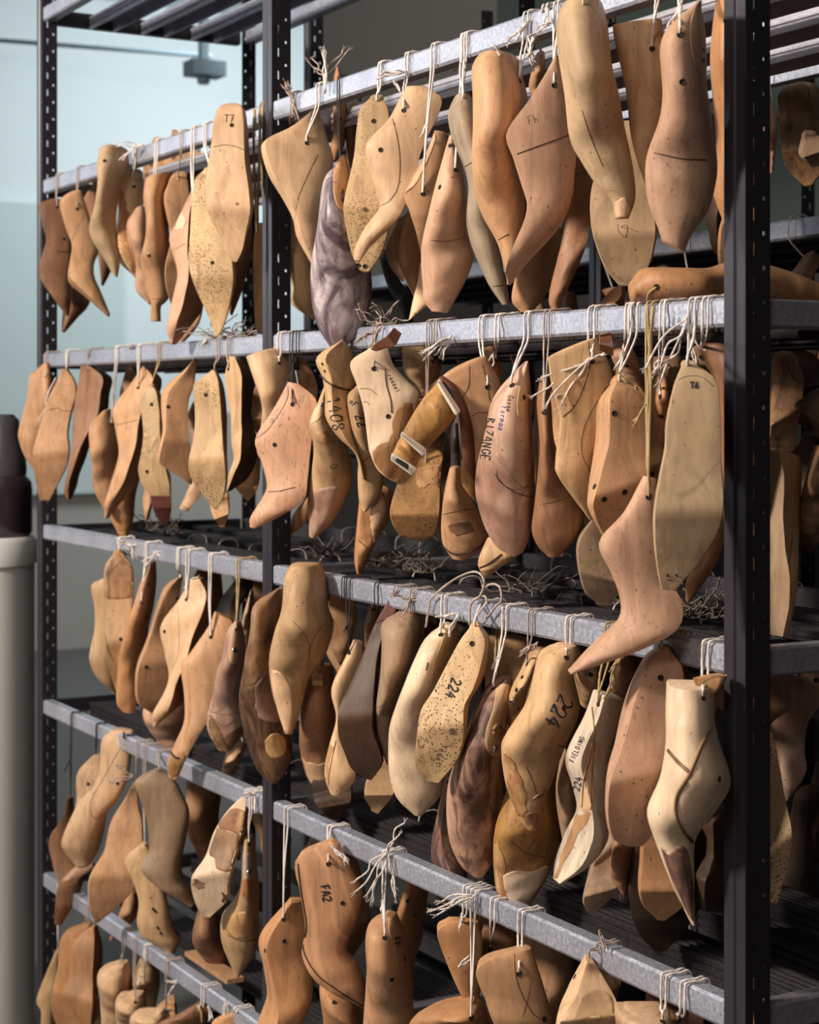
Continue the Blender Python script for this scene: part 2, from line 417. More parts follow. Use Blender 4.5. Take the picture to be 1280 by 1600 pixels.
# ---------------------------------------------------------------- shoe lasts
TX = TY = 0.; TS_ = 1.
GROUP = ''; RAILZ = LEV[0]
def T(x0, y0, s):
    global TX, TY, TS_; TX, TY, TS_ = x0, y0, s
def G(g, lev):
    global GROUP, RAILZ; GROUP = g; RAILZ = LEV[lev] if lev is not None else None
def px(s):
    out = []
    for q in s.split():
        c_ = [float(v) for v in q.split(',')]
        out.append((TX+c_[0]/TS_, TY+c_[1]/TS_)+tuple(c_[2:]))
    return out
def itp(tab, t):
    for (a, va), (b, vb) in zip(tab, tab[1:]):
        if t <= b: k = (t-a)/(b-a); k = k*k*(3-2*k)*.5+k*.5; return va+(vb-va)*k
    return tab[-1][1]
WT = [(0, .17), (.12, .21), (.3, .215), (.5, .235), (.7, .31), (.85, .27), (1, .13)]
HT = [(0, .26), (.15, .34), (.35, .36), (.5, .29), (.7, .205), (.85, .14), (1, .07)]
UNIT = []
for k in range(9): UNIT.append((-.47+.94*k/8, .0 if 0 < k < 8 else .012))
for k in range(1, 24):
    a_ = math.pi*k/24; cc, ss = math.cos(a_), math.sin(a_)
    UNIT.append((.5*math.copysign(abs(cc)**.86, cc), .012+.10*min(1, k/3, (24-k)/3)*0+abs(ss)**.80))
NU = len(UNIT)
ZOFF = 0.
def loft(Lp, Rp, Z, phi, c0, c1, S, M=34, depthk=1.):
    n = len(Lp); P = [(*l[:2], *r[:2]) for l, r in zip(Lp, Rp)]
    cv = crv(P, 8); mlen = [0.]
    for a, b in zip(cv, cv[1:]): mlen.append(mlen[-1]+math.hypot((b[0]+b[2]-a[0]-a[2])/2, (b[1]+b[3]-a[1]-a[3])/2)+.25)
    tot = mlen[-1]; secs = []; j = 0
    for i in range(M+1):
        g = tot*i/M
        while j < len(mlen)-2 and mlen[j+1] < g: j += 1
        k = (g-mlen[j])/(mlen[j+1]-mlen[j]+1e-9)
        secs.append((i/M, tuple(x+(y-x)*k for x, y in zip(cv[j], cv[j+1]))))
    cp, sp = math.cos(math.radians(phi)), math.sin(math.radians(phi))
    rings = []
    def ring(t, q, sc=1., shift=None):
        PL, PR = onZ(q[0], q[1], Z), onZ(q[2], q[3], Z)
        c = (PL+PR)/2; h = (PR-PL)/2; hw = h.length; ex = h.normalized() if hw > 1e-6 else RGT
        W, Hh = itp(WT, t)*S*depthk, itp(HT, t)*S*depthk
        kk = 1. if abs(phi) < 90 else .4
        arch = (.03*S*math.sin(math.pi*min(1, max(0, (t-.12)/.5))) - kk*.13*S*min(1, max(0, (t-.1)/.54)) + kk*.30*S*max(0, t-.64))*1.
        pts = []
        for (a, b) in UNIT:
            A = a*W; B = (b-.5)*Hh
            pts.append((A*cp-B*sp, A*sp+B*cp))
        x0 = min(p_[0] for p_ in pts); x1 = max(p_[0] for p_ in pts)
        # keep the cross-section plausible when the traced width is far from the default
        kd = min(1.25, max(.55, 2*hw/(x1-x0)))**.5
        off = (Hh*.5-.16*S+arch)*cp
        out = []; c = c+(c-CAM)/Z*off
        for (x, d) in pts:
            xx = ((x-x0)/(x1-x0)*2-1)*hw
            out.append(c+ex*xx*sc+FWD*(d*kd*sc)+(shift or Vector((0, 0, 0))))
        return out
    def spine(i0, i1):
        a, b = secs[i0][1], secs[i1][1]
        d = onZ((b[0]+b[2])/2, (b[1]+b[3])/2, Z)-onZ((a[0]+a[2])/2, (a[1]+a[3])/2, Z)
        return d.normalized()
    def hwid(q): return (onZ(q[2], q[3], Z)-onZ(q[0], q[1], Z)).length/2
    d0 = -spine(0, 2); e0 = hwid(secs[0][1]); q0 = secs[0][1]
    if c0 <= 0: caps = [(.90, .0012), (.97, .0004)]
    else: caps = [(math.cos(a_), math.sin(a_)*c0*e0) for a_ in (1.5, 1.32, 1.08, .8, .52, .26)]
    for sc, sh in caps: rings.append(ring(0, q0, sc, d0*sh))
    for t, q in secs: rings.append(ring(t, q))
    d1 = spine(-3, -1); e1 = hwid(secs[-1][1]); q1 = secs[-1][1]
    if c1 <= 0: caps = [(.97, .0004), (.90, .0012)]
    else: caps = [(math.cos(a_), math.sin(a_)*c1*e1) for a_ in (.26, .52, .8, 1.08, 1.32, 1.5)]
    for sc, sh in caps: rings.append(ring(1, q1, sc, d1*sh))
    V = [v for r_ in rings for v in r_]; F = []; idx = []
    for j in range(len(rings)-1):
        for i in range(NU):
            F.append((j*NU+i, (j+1)*NU+i, (j+1)*NU+(i+1) % NU, j*NU+(i+1) % NU)); idx.append(1 if i < 8 else 0)
    F.append(tuple(range(NU))); idx.append(0)
    b_ = (len(rings)-1)*NU; F.append(tuple(range(b_+NU-1, b_-1, -1))); idx.append(0)
    return V, F, idx
def bvh_of(V, F): return BVHTree.FromPolygons([Vector(v) for v in V], F)
def hit(bv, x, y):
    d = ray(x, y).normalized(); loc, nr, _, _ = bv.ray_cast(CAM, d); return loc, nr
def stroke(bv, pts, r, Zf, n=5):
    P = []
    for (x, y) in crv(pts, n):
        l, nr = hit(bv, x, y)
        if l is None: continue
        if P and (l-P[-1]).length > .03:
            if len(P) > 3: break
            P = []
        P.append(l-ray(x, y).normalized()*r*.25)
    m = MB()
    if len(P) > 1: m.tube(P, r, 5)
    return m
def patch(bv, poly, off=.0006, rings=7):
    cx = sum(p_[0] for p_ in poly)/len(poly); cy = sum(p_[1] for p_ in poly)/len(poly)
    out = crv(list(poly)+[poly[0]], 5)[:-1]; n = len(out); V = []; F = []
    for k in range(rings+1):
        s = 1-k/rings if k < rings else 0.
        if k == rings:
            l, _ = hit(bv, cx, cy)
            if l is None: return None
            V.append(l-ray(cx, cy).normalized()*off); break
        for (x, y) in out:
            X, Y = cx+(x-cx)*s, cy+(y-cy)*s; l = None
            for q in range(14):
                l, _ = hit(bv, X, Y)
                if l is not None: break
                X += (cx-X)*.05; Y += (cy-Y)*.05
            if l is None: return None
            V.append(l+ray(X, Y).normalized()*(.0012 if k == 0 else -off))
            
        if k == 0:
            # second ring just inside the rim gives the patch an edge
            for (x, y) in out:
                X, Y = cx+(x-cx)*.985, cy+(y-cy)*.985; l = None
                for q in range(14):
                    l, _ = hit(bv, X, Y)
                    if l is not None: break
                    X += (cx-X)*.05; Y += (cy-Y)*.05
                if l is None: return None
                V.append(l-ray(X, Y).normalized()*off)
    nr_ = (len(V)-1)//n
    for k in range(nr_-1):
        for i in range(n): F.append((k*n+i, k*n+(i+1) % n, (k+1)*n+(i+1) % n, (k+1)*n+i))
    for i in range(n): F.append(((nr_-1)*n+i, (nr_-1)*n+(i+1) % n, len(V)-1))
    return V, F
GL = {'0': ['1,0 .2,.3 .1,.8 .5,1 .9,.6 .9,.15 .5,0 .2,.3'], '1': ['.2,.25 .5,0 .5,1'], '2': ['.1,.2 .4,0 .8,.15 .7,.5 .1,1 .9,.95'],
      '3': ['.1,.1 .8,.1 .4,.45 .85,.7 .5,1 .1,.9'], '4': ['.6,0 .1,.6 .9,.6', '.65,.3 .6,1'], '6': ['.7,0 .2,.5 .2,.9 .6,1 .8,.7 .5,.5 .2,.7'],
      '7': ['.1,.05 .5,.03 .85,.0', '.85,.0 .65,.5 .4,1', '.35,.5 .85,.5'], '8': ['.8,.1 .4,0 .2,.25 .8,.7 .5,1 .2,.75 .8,.25 .8,.1'], '9': ['.8,.3 .4,.5 .2,.2 .6,0 .8,.3 .7,1'],
      'T': ['.0,.05 1,.0', '.5,0 .5,1'], 'F': ['.2,0 .2,1', '.2,0 .9,0', '.2,.5 .7,.5'], 'I': ['.5,0 .5,1'], 'E': ['.9,0 .2,0 .2,1 .9,1', '.2,.5 .7,.5'],
      'L': ['.2,0 .2,1 .8,1'], 'D': ['.2,0 .2,1', '.2,0 .8,.2 .8,.8 .2,1'], 'N': ['.15,1 .15,0', '.15,0 .85,1', '.85,1 .85,0'], 'G': ['.9,.15 .5,0 .15,.5 .5,1 .9,.8 .9,.55 .6,.55'],
      'B': ['.2,0 .2,1', '.2,0 .8,.2 .25,.5 .85,.75 .2,1'], 'Z': ['.1,.02 .9,0', '.9,0 .1,.98', '.1,.98 .9,1'], 'A': ['.1,1 .5,0 .9,1', '.25,.65 .75,.65'], 'R': ['.2,1 .2,0', '.2,0 .8,.2 .25,.5 .9,1'],
      'O': ['.5,0 .1,.5 .5,1 .9,.5 .5,0'], 'C': ['.9,.15 .4,0 .15,.5 .4,1 .9,.85'], 'o': ['.5,.4 .2,.7 .5,1 .8,.7 .5,.4'], 'm': ['.1,1 .15,.45 .45,.5 .45,.95', '.45,.6 .8,.5 .85,1'],
      'n': ['.2,1 .2,.45', '.2,.6 .7,.45 .8,1'], 'a': ['.8,.5 .3,.5 .2,.9 .6,1 .8,.5 .85,1'], 'i': ['.5,.5 .5,1'], 'h': ['.2,0 .2,1', '.2,.6 .7,.5 .8,1'],
      'e': ['.2,.7 .8,.65 .5,.4 .2,.7 .5,1 .85,.9'], 'r': ['.3,1 .3,.45', '.3,.65 .5,.45 .8,.5'], 'l': ['.5,0 .5,1'], 'x': ['.1,0 .9,1', '.9,0 .1,1'], ' ': [], '/': ['.8,0 .2,1'], 'K': ['.2,0 .2,1', '.8,0 .25,.55 .9,1'], 'H': ['.2,0 .2,1', '.8,0 .8,1', '.2,.5 .8,.5'], '#': ['.1,.3 .9,.3', '.1,.7 .9,.7', '.3,.1 .3,1', '.7,.1 .7,1'], '~': ['.1,.6 .4,.3 .6,.8 .9,.4']}
def text_strokes(s, x, y, h, ang, sp=.72, asp=.62):
    ca, sa = math.cos(math.radians(ang)), math.sin(math.radians(ang)); out = []
    for i, ch in enumerate(s):
        for st in GL.get(ch, []):
            pts = []
            for q in st.split():
                u, v = [float(t_) for t_ in q.split(',')]
                X = (i*sp+u*asp)*h; Y = v*h
                pts.append((x+X*ca-Y*sa, y+X*sa+Y*ca))
            out.append(pts)
    return out
def rope(m, pts, r, lob=3, sag=0):
    P = [Vector(q[:3]) for q in crv([tuple(p_) for p_ in pts], 5)]; m.tube(P, r, 9, lob)
def tassel(m, P, dirv, ln, k, r, rng, fwdpush=.0):
    """knot with k frayed ends going along dirv"""
    for i in range(k):
        d = dirv.normalized()+Vector((rng.uniform(-.2, .2), rng.uniform(-.2, .2), rng.uniform(-.2, .2)))
        jit = lambda k_: Vector((rng.uniform(-k_, k_), rng.uniform(-k_, k_), rng.uniform(-k_, k_)))*ln
        q2 = P+d*ln*rng.uniform(.75, 1.05)+Vector((0, 0, -.12*ln))
        q1 = P*.65+q2*.35+jit(.09); q15 = P*.32+q2*.68+jit(.10)
        rope(m, [P, q1, q15, q2], r, 3)
        for h_ in range(5):
            e = q2+d*ln*.10+Vector([rng.uniform(-.07, .07)*ln for _ in range(3)])
            m.tube([q2-d*ln*.05, (q2+e)/2+Vector((0, 0, rng.uniform(-.001, .001))), e], r*.3, 4)
    # knot: a small closed coil
    kn = []
    a0 = Vector((0, 0, 1)); a1 = dirv.normalized().cross(a0); a1 = a1.normalized() if a1.length > .1 else RGT
    for i in range(15):
        t = i/14*4*math.pi; kn.append(P+(a0*math.cos(t)+a1*math.sin(t))*r*1.7+dirv.normalized()*(i/14-.5)*r*5)
    m.tube(kn, r*.95, 8, 3)
LASTS = []
def even(a, b):
    # give both silhouettes the same number of points (by arc length)
    if len(a) == len(b): return a, b
    def res(p, n):
        L = [0.]
        for u, v in zip(p, p[1:]): L.append(L[-1]+math.hypot(v[0]-u[0], v[1]-u[1]))
        out = []
        for i in range(n):
            g = L[-1]*i/(n-1); j = 0
            while j < len(p)-2 and L[j+1] < g: j += 1
            k = (g-L[j])/(L[j+1]-L[j]+1e-9); out.append((p[j][0]+(p[j+1][0]-p[j][0])*k, p[j][1]+(p[j+1][1]-p[j][1])*k))
        return out
    return (res(a, len(b)), b) if len(a) < len(b) else (a, res(b, len(a)))
RINGR = {'strw': .0015, 'strg': .0013, 'stry': .0015, 'strb': .0011}
def last(label, mt, phi, yo, Ls, Rs, c0=.5, c1=.6, sole=None, h='', s='strw', lines=(), pat=(), txt=(), pins='', tas='', S=None, Zc=None, dk=1., knot=True, cat='shoe last', extra=(), M=34, sx=0., hr=None):
    rng = random.Random(len(LASTS)*7+3)
    Lp, Rp = px(Ls), px(Rs)
    Lp, Rp = even(Lp, Rp)
    xm = sum(p_[0]+q[0] for p_, q in zip(Lp, Rp))/2/len(Lp)
    top = ((Lp[0][0]+Rp[0][0])/2, (Lp[0][1]+Rp[0][1])/2)
    if Zc is None:
        Zr = (onY(xm, HZ, yo)-CAM).dot(FWD)
    else: Zr = Zc
    a, b = onZ(*top, Zr), onZ((Lp[-1][0]+Rp[-1][0])/2, (Lp[-1][1]+Rp[-1][1])/2, Zr)
    if S is None: S = min(.30, max(.20, (a-b).length))
    org = a.copy()
    root = empty('shoe_last', org); tag(root, label, cat, GROUP)
    if abs(phi) < 30 and .25 <= c0 < .95: c0 = .95      # heel seats are round
    V, F, idx = loft(Lp, Rp, Zr, phi, c0, c1, S, M, dk)
    mats = [mt, sole or mt]
    body = mk('last_body', V, F, mats, root, org, True, idx, sharp=48)
    bv = bvh_of(V, F); ps = Zr/FPX
    holes = px(h) if h else []
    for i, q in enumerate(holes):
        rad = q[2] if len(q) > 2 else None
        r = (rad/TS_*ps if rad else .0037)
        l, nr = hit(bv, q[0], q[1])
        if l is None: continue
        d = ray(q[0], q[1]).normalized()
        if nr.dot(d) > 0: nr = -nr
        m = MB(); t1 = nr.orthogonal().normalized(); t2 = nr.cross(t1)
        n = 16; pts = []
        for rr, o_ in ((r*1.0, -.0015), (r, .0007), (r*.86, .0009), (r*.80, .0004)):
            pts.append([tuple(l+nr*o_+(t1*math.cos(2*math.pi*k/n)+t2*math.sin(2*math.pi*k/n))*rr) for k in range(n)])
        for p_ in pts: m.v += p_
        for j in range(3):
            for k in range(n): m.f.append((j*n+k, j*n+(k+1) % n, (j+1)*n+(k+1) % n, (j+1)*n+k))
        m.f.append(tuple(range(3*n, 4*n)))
        m.build('peg_hole_disc', 'hole', root, org, True)  # flat disc, the dark inside of the hole is only its colour
    for i, q in enumerate(px(pins) if pins else []):
        l, nr = hit(bv, q[0], q[1])
        if l is None: continue
        if nr.dot(ray(*q[:2])) > 0: nr = -nr
        r = q[2]/TS_*ps; t1 = nr.orthogonal().normalized(); t2 = nr.cross(t1); m = MB(); n = 16
        prof = [(1, -.001), (1, .001), (.8, .0018), (.55, .0006), (.3, .0012), (.05, .0018)]
        for (k1, o_) in prof: m.v += [tuple(l+nr*o_+(t1*math.cos(2*math.pi*k/n)+t2*math.sin(2*math.pi*k/n))*r*k1) for k in range(n)]
        for j in range(len(prof)-1):
            for k in range(n): m.f.append((j*n+k, j*n+(k+1) % n, (j+1)*n+(k+1) % n, (j+1)*n+k))
        m.f.append(tuple(range(5*n, 6*n)))
        o = m.build('metal_bush' if abs(phi) > 30 else 'wood_plug', 'steelpin' if abs(phi) > 30 else 'gyb', root, org, True)
    for (pm, poly, *nm) in pat:
        pl = [q[:2] for q in px(poly)]
        if not nm:      # ragged edge for stains
            pl = crv(pl+[pl[0]], 3)[:-1]; pl = [(a_+rng.uniform(-2.2, 2.2), b_+rng.uniform(-2.2, 2.2)) for a_, b_ in pl]
        r_ = patch(bv, pl)
        if r_: mk(nm[0] if nm else 'stain', r_[0], r_[1], pm, root, org, True)
    for ln in lines:
        lm, pts = (ln[0], ln[1]); r = ln[2] if len(ln) > 2 else .0005
        m = stroke(bv, [q[:2] for q in px(pts)], r, Zr)
        if m.v: m.build('seam' if lm == 'crack' else 'ink_mark', lm, root, org, True)
    for (im, tx_, x, y, hh, ang, *r) in txt:
        m = MB()
        for pts in text_strokes(tx_, TX+x/TS_, TY+y/TS_, hh/TS_, ang):
            k = stroke(bv, pts, r[0] if r else .0008, Zr, 4)
            b_ = len(m.v); m.v += k.v; m.f += [tuple(b_+i for i in f_) for f_ in k.f]
        if m.v: m.build('handwriting', im, root, org, True)
    # string from the first hole over the rail
    if s and RAILZ is not None:
        r = RINGR[s]; m = MB()
        if holes and abs(phi) > 30:
            l, nr = hit(bv, holes[0][0], holes[0][1]); sp0 = holes[0]
        else: l = None
        if l is None:
            sp0 = ((Lp[0][0]+Rp[0][0])/2, (Lp[0][1]+Rp[0][1])/2+(4 if abs(phi) > 30 else 1)); l, nr = hit(bv, *sp0)
            if l is None: l = onZ(*sp0, Zr)
        d = ray(*sp0[:2]).normalized(); P0 = l-d*.0008+Vector((0, 0, .0024))
        X = onY(sp0[0]+sx/TS_, sp0[1], 0).x+rng.uniform(-.006, .006)
        X = min(max(X, .01 if X < BAY else BAY+.012), 2*BAY-.05) if X < BAY-.042 or X > BAY else (BAY-.045 if X < BAY-.02 else BAY+.012)
        zb, zt = RAILZ-RH, RAILZ+RH
        for e, side in ((0, 1), (1, -1)):
            dx = .010*e+rng.uniform(0, .004)
            pts = [P0+d*.005, P0+Vector((0, 0, .0016)), P0+Vector((0, 0, .009))-d*.0015*(1-e)]
            yfr = -.0025
            if P0.z < zb-.01:
                pts.append((P0*.45+Vector((X+dx, yfr, zb))*.55)+Vector((rng.uniform(-.003, .003), -.001, 0)))
                pts.append(Vector((X+dx, yfr, zb-.001)))
            pts += [Vector((X+dx+.001, yfr, zt-.004)), Vector((X+dx+.003, .001, zt+.0022)), Vector((X+dx+.006, .014, zt+.0026)), Vector((X+dx+.008, .029, zt+.0012)), Vector((X+dx+.010, .0315, zb-.004))]
            rope(m, pts, r*rng.uniform(.85, 1.05), 3)
            if e == 0 and P0.z < zb-.012 and rng.random() < .35:
                tassel(m, pts[3], Vector((rng.uniform(-.5, .2), -.4, -.8)), rng.uniform(.012, .03), 2, r*.8, rng)
        m.build('hanging_string', s, root, org, True)
    for tq in (tas if isinstance(tas, (list, tuple)) else ([tas] if tas else [])):
        # 'color x,y tx,ty n': frayed knot at x,y with ends toward tx,ty
        cm, p0, p1, nn = tq.split(); (x0, y0), (x1, y1) = px(p0)[0], px(p1)[0]
        l, nr = hit(bv, x0, y0); Yp = onY(x0, y0, -.008)
        if l is None or (Yp-CAM).length < (l-CAM).length: base = Yp
        else: base = l-ray(x0, y0).normalized()*.004
        Zq = (base-CAM).dot(FWD); e = onZ(x1, y1, Zq)-ray(x1, y1).normalized()*.006
        m = MB(); tassel(m, base, e-base, (e-base).length, int(nn), .0012, rng)
        m.build('string_knot', cm, root, org, True)
    for (nm, pm, l2, r2, ph2, dz, *kk) in extra:
        a0, a1, dk2 = (list(kk)+[0, 0, .5])[:3] if len(kk) < 3 else kk[:3]
        V2, F2, i2 = loft(*even(px(l2), px(r2)), Zr+dz, ph2, a0, a1, S, 22, dk2)
        mk(nm, V2, F2, pm, root, org, True, None, sharp=48)
    LASTS.append((root, body, Zr, label)); return root
# ================================================================ top row, left bay
G('wooden shoe lasts hanging from the top rail, left bay', 0); T(50, 150, 4)
last('dark tan shoe last nearest the far left post on the top rail', 'br', -80, 0, '40,712 60,800 88,900 65,980 30,1090 45,1160 120,1260 200,1360', '200,662 225,760 240,900 245,1000 240,1100 245,1200 245,1290 232,1368', h='158,695 200,893', s='strg', lines=[('crack', '155,965 190,975 235,970', .0012)])
last('pointed brown last toe showing low behind two tan lasts, far left of top row', 'br', -60, .08, '210,900 225,1100 190,1300 180,1400 183,1465', '330,900 350,1100 362,1290 285,1390 210,1475', s=None)
last('tan high-heel last with a single hole, second from far left post, top row', 'tan', -75, 0, '168,700 215,850 245,930 232,1020 215,1110 225,1170 330,1260 470,1378', '310,600 360,760 410,960 395,1020 385,1060 392,1130 440,1240 486,1355', h='283,706', s='strg', lines=[('crack', '250,905 290,810 330,740', .0004)])
last('brown last peeking between the tan high-heel last and the round-topped one, top row', 'br', -90, .07, '395,535 320,680 360,780 400,900 430,1040 437,1180', '420,540 430,680 470,800 500,950 495,1080 447,1185', s=None)
last('pale round-topped last with its cone rising over the top rail, left bay', 'gyl', 160, -.05, '430,345 416,450 420,560 400,680 358,820 372,900 435,1000 500,1108', '592,345 592,440 545,560 522,700 520,820 535,940 548,1040 535,1132', c0=.5, c1=0, h='453,405', s=None, tas=['strw 690,310 560,290 3', 'strw 640,320 560,380 3'])
last('bark-edged orange-streaked rough last in the top row, left bay', 'lt', -70, .01, '512,545 528,650 530,760 508,880 500,970 540,1040 600,1095 640,1130', '690,478 692,620 690,740 680,860 672,950 670,1040 662,1100 650,1138', h='638,565', pat=[('ork', '512,560 540,640 545,760 520,900 515,960 560,1030 620,1100 640,1090 600,960 585,840 600,740 580,640 545,560')])
last('pinkish last with rounded hump half hidden left of the block-toed last, top row', 'pk', 180, .02, '640,715 586,800 600,900 640,1010 640,1120 650,1220 720,1292', '720,700 740,800 745,900 750,1000 755,1100 758,1200 742,1300', c0=.5, s=None)
last('tan slim last ending in a square toe block, top row left bay', 'tan', 175, 0, '705,530 697,640 715,760 710,880 677,1010 687,1110 715,1240 738,1290 740,1405', '888,478 850,600 836,740 850,900 862,1020 858,1150 850,1270 805,1310 805,1405', c0=.15, c1=0, h='730,996', s='strw', sx=40, lines=[('crack', '725,1270 805,1268', .0006)])
last('brown round-heeled last behind the white-patched one, top row left bay', 'tan', 20, .03, '850,545 814,640 830,740 868,890 838,1060 840,1180 870,1300', '975,520 990,620 975,740 960,900 950,1050 940,1180 892,1318', c0=.5, s='strg', sx=20)
last('pink-tan last with a white worn patch and dark right face, top row left bay', 'pk', 62, -.01, '1008,560 900,780 853,880 872,970 907,1100 895,1210 865,1350 850,1470 866,1540', '1070,560 1040,700 1040,820 1030,960 1040,1080 1060,1200 1060,1320 1010,1400 905,1545', sole='br', h='1006,663', pat=[('wh', '940,720 900,800 890,840 930,830 960,790')], lines=[('crack', '880,966 1008,895', .0007)])
last('dark tan toe low behind the white-patched last, top row left bay', 'tan', 90, .09, '960,1250 930,1380 920,1540', '1070,1300 1040,1420 940,1545', c1=0, s=None)
last('yellow speckled sole-out last with pointed toe left of the T7 last', 'ylsp', -4, 0, '1085,475 1032,540 1017,700 1010,860 992,1050 1020,1180 1080,1320 1125,1430 1148,1500', '1140,470 1200,560 1240,700 1250,860 1274,1050 1272,1180 1238,1330 1200,1440 1162,1502', c0=.3, h='1127,1042', s='strw', sx=-30)
T(0, 0, 3.0476)
last('pale sole-out last marked T7 at its rounded top, left bay', 'lt', -6, -.05, '1036,560 1024,620 1020,690 1008,780 990,900 995,1010 1040,1110 1070,1190 1110,1245', '1174,557 1182,620 1186,690 1192,780 1207,930 1205,1020 1180,1110 1160,1190 1132,1245', c0=.78, c1=.5, h='1104,596', pins='1127,970,8', s=None, txt=[('ink', 'T7', 1070, 545, 34, 4)], lines=[('crack', '1018,700 1070,690 1130,700 1182,725', .0006)], sole='lt')
last('dark tan last hanging close behind the T7 last', 'br', 60, .06, '1130,850 1120,1000 1110,1200 1090,1400 1096,1495', '1195,850 1200,1000 1195,1200 1150,1380 1106,1500', s=None)
last('narrow last end glimpsed beside the middle post under two long cords', 'tan', 90, .09, '1215,1080 1205,1200 1208,1400 1216,1570', '1300,1080 1320,1200 1320,1400 1285,1575', s='stry')
T(50, 150, 4)
last('tan last behind the rail and white strings, top row left bay', 'tan', 0, .17, '880,230 870,320 830,420 850,520 880,700', '920,230 1000,320 1110,400 1110,520 1050,700', s=None)
last('small tan last end rising just behind the top rail, left bay', 'or', 0, .15, '760,285 725,380 700,470 760,600', '815,283 830,380 840,470 820,600', s=None)
# ================================================================ top row, right bay
G('wooden shoe lasts hanging from the top rail, right bay', 0); T(400, 100, 4)
last('brown mottled last hanging low at the middle post behind the big heel-up last', 'yl', -80, .07, '150,430 95,600 100,760 65,1030 85,1120 160,1240 220,1380 215,1490 340,1590', '290,420 290,600 270,800 270,1000 310,1130 350,1250 370,1380 370,1490 372,1592', s='strg', lines=[('crack', '165,850 120,960 130,1080 250,1170', .0005)])
last('large pale last hung by its middle, first right of the middle post, top row', 'lt', -80, -.005, '377,285 200,412 60,475 28,525 75,690 165,840 225,960 250,1075 350,1255', '390,290 425,390 450,480 485,590 465,700 430,850 405,1000 420,1100 402,1255', c0=.1, h='318,494', sx=60, tas='strw 430,170 460,-120 4', lines=[('crack', '385,565 330,680 270,820 245,960 255,1030', .0004)])
last('orange wooden strip-like last end standing up behind the top rail', 'or', 180, .10, '500,30 484,100 480,300 480,430 467,500 472,600', '525,30 550,100 570,300 562,420 555,500 505,600', h='522,344', s=None)
last('brown last hidden behind black cord, top row right bay', 'br', 180, .14, '600,250 560,300 560,480 580,700', '650,280 655,400 640,480 650,700', s=None)
T(0, 0, 1)
last('purple and white painted last with dark mottled forefoot hung on black cord', 'pu', 175, -.035, '523,262 509,275 502,300 496,350 485,410 484,450 488,485 498,515 514,540', '540,240 552,290 553,325 568,370 580,425 581,465 573,500 561,525 540,540', c0=.1, c1=.35, s='strb', h='536,314', pat=[('tan', '530,235 541,245 548,290 549,325 538,331 527,322 521,300 521,265', 'cone_top')], sx=-10)
T(400, 100, 4)
last('dark purple-brown boot last toe low behind the seamed tan last, top row', 'bk', 90, .10, '760,1180 820,1380 900,1530 930,1600', '850,1180 900,1350 960,1440 985,1600', s=None)
last('tan last half hidden low behind the seamed side-on last, top row', 'lt', 90, .06, '70,1000 10,1160 30,1270 100,1355'.replace('70,1000', '870,980').replace('10,1160', '812,1140').replace('30,1270', '838,1260').replace('100,1355', '905,1352'), '930,960 935,1130 935,1260 925,1355', s=None)
last('shaded tan last behind the ridged pink last, left edge lit, top row', 'tan', 130, .05, '920,970 890,1130 905,1280 985,1450', '1030,900 1035,1130 1030,1280 1000,1450', s=None)
last('yellow speckled sole-out last with nail holes and pale heel cap, top row', 'ylsp', -5, .0, '712,235 655,300 632,450 615,620 560,840 552,930 575,1070 605,1200 645,1275', '800,235 835,300 850,420 858,600 850,850 850,950 830,1060 780,1200 715,1288', c0=.35, h='736,357 640,1258 682,1265', pins='678,907,14', s='strw')
last('smooth side-on last with curved seam line and two holes, top row', 'lt', 95, -.03, '935,150 895,225 820,360 690,505 715,680 765,840 770,905 690,1010 620,1140 612,1215', '1060,150 1160,228 1130,350 1062,490 1010,640 1000,780 935,888 880,990 730,1130 655,1235', c0=.15, c1=.5, h='924,290 780,537', tas=['strw 930,50 730,40 4', 'strw 870,120 905,170 2'], lines=[('crack', '845,315 880,440 900,600 890,760 840,850 775,890', .0006)])
last('brown last with slotted cone edge left of the ridged pink last, top row', 'tan', -95, .01, '1115,424 1060,560 932,800 960,930 1000,1060 1030,1180', '1195,438 1200,560 1190,800 1160,930 1130,1060 1065,1185', c0=0, h='1045,813', pat=[('lt', '1125,440 1125,470 1080,590 1000,750 945,800 940,790 1060,570 1112,440', 'cone_top')], sx=60)
T(600, 100, 4)
last('tan pointed toe under the ridged pink last, top row', 'lt', 100, .035, '225,1250 210,1360 180,1480 157,1592', '300,1300 300,1400 280,1500 168,1598', s=None)
last('ridged pinkish last with flat cut toe and cone peg hole, top row', 'pkl', 178, -.02, '405,455 375,560 330,720 280,920 238,1100 232,1250 243,1400 247,1480 295,1540', '437,468 480,580 505,700 522,850 518,1000 545,1130 565,1215 500,1380 402,1550', c0=.05, c1=0, h='448,661 417,510 350,770', sx=60, pat=[('pk', '405,470 430,480 470,570 492,650 475,695 435,714 400,700 390,640 392,550', 'cone_top')], lines=[('crack', '290,1100 380,1108 470,1092 515,1078', .0004)])
last('greyish striped thin last with hooked tip between pink and tan lasts, top row', 'gy', 178, -.02, '440,205 402,300 430,450 500,620 530,760 517,960 545,1120 620,1300 665,1395 740,1503', '552,208 600,300 620,450 640,620 665,800 705,960 730,1120 752,1290 775,1400 785,1500', c0=0, c1=.3, s='strw', lines=[('crack', '495,650 550,615', .0007), ('crack', '665,1392 770,1378', .0007)])
last('tall smooth orange-tan last with notched toe in the middle of the top row', 'tan', 172, -.05, '590,-50 550,20 556,200 557,400 550,580 565,760 612,930 705,1100 745,1230 775,1370', '860,-35 880,60 912,180 915,330 890,500 880,700 888,870 872,1000 845,1180 815,1360', c0=.1, c1=0, h='850,106', sx=20, tas='strw 720,-70 690,-130 3', lines=[('crack', '700,1108 780,1062', .0007)], sole='lt')
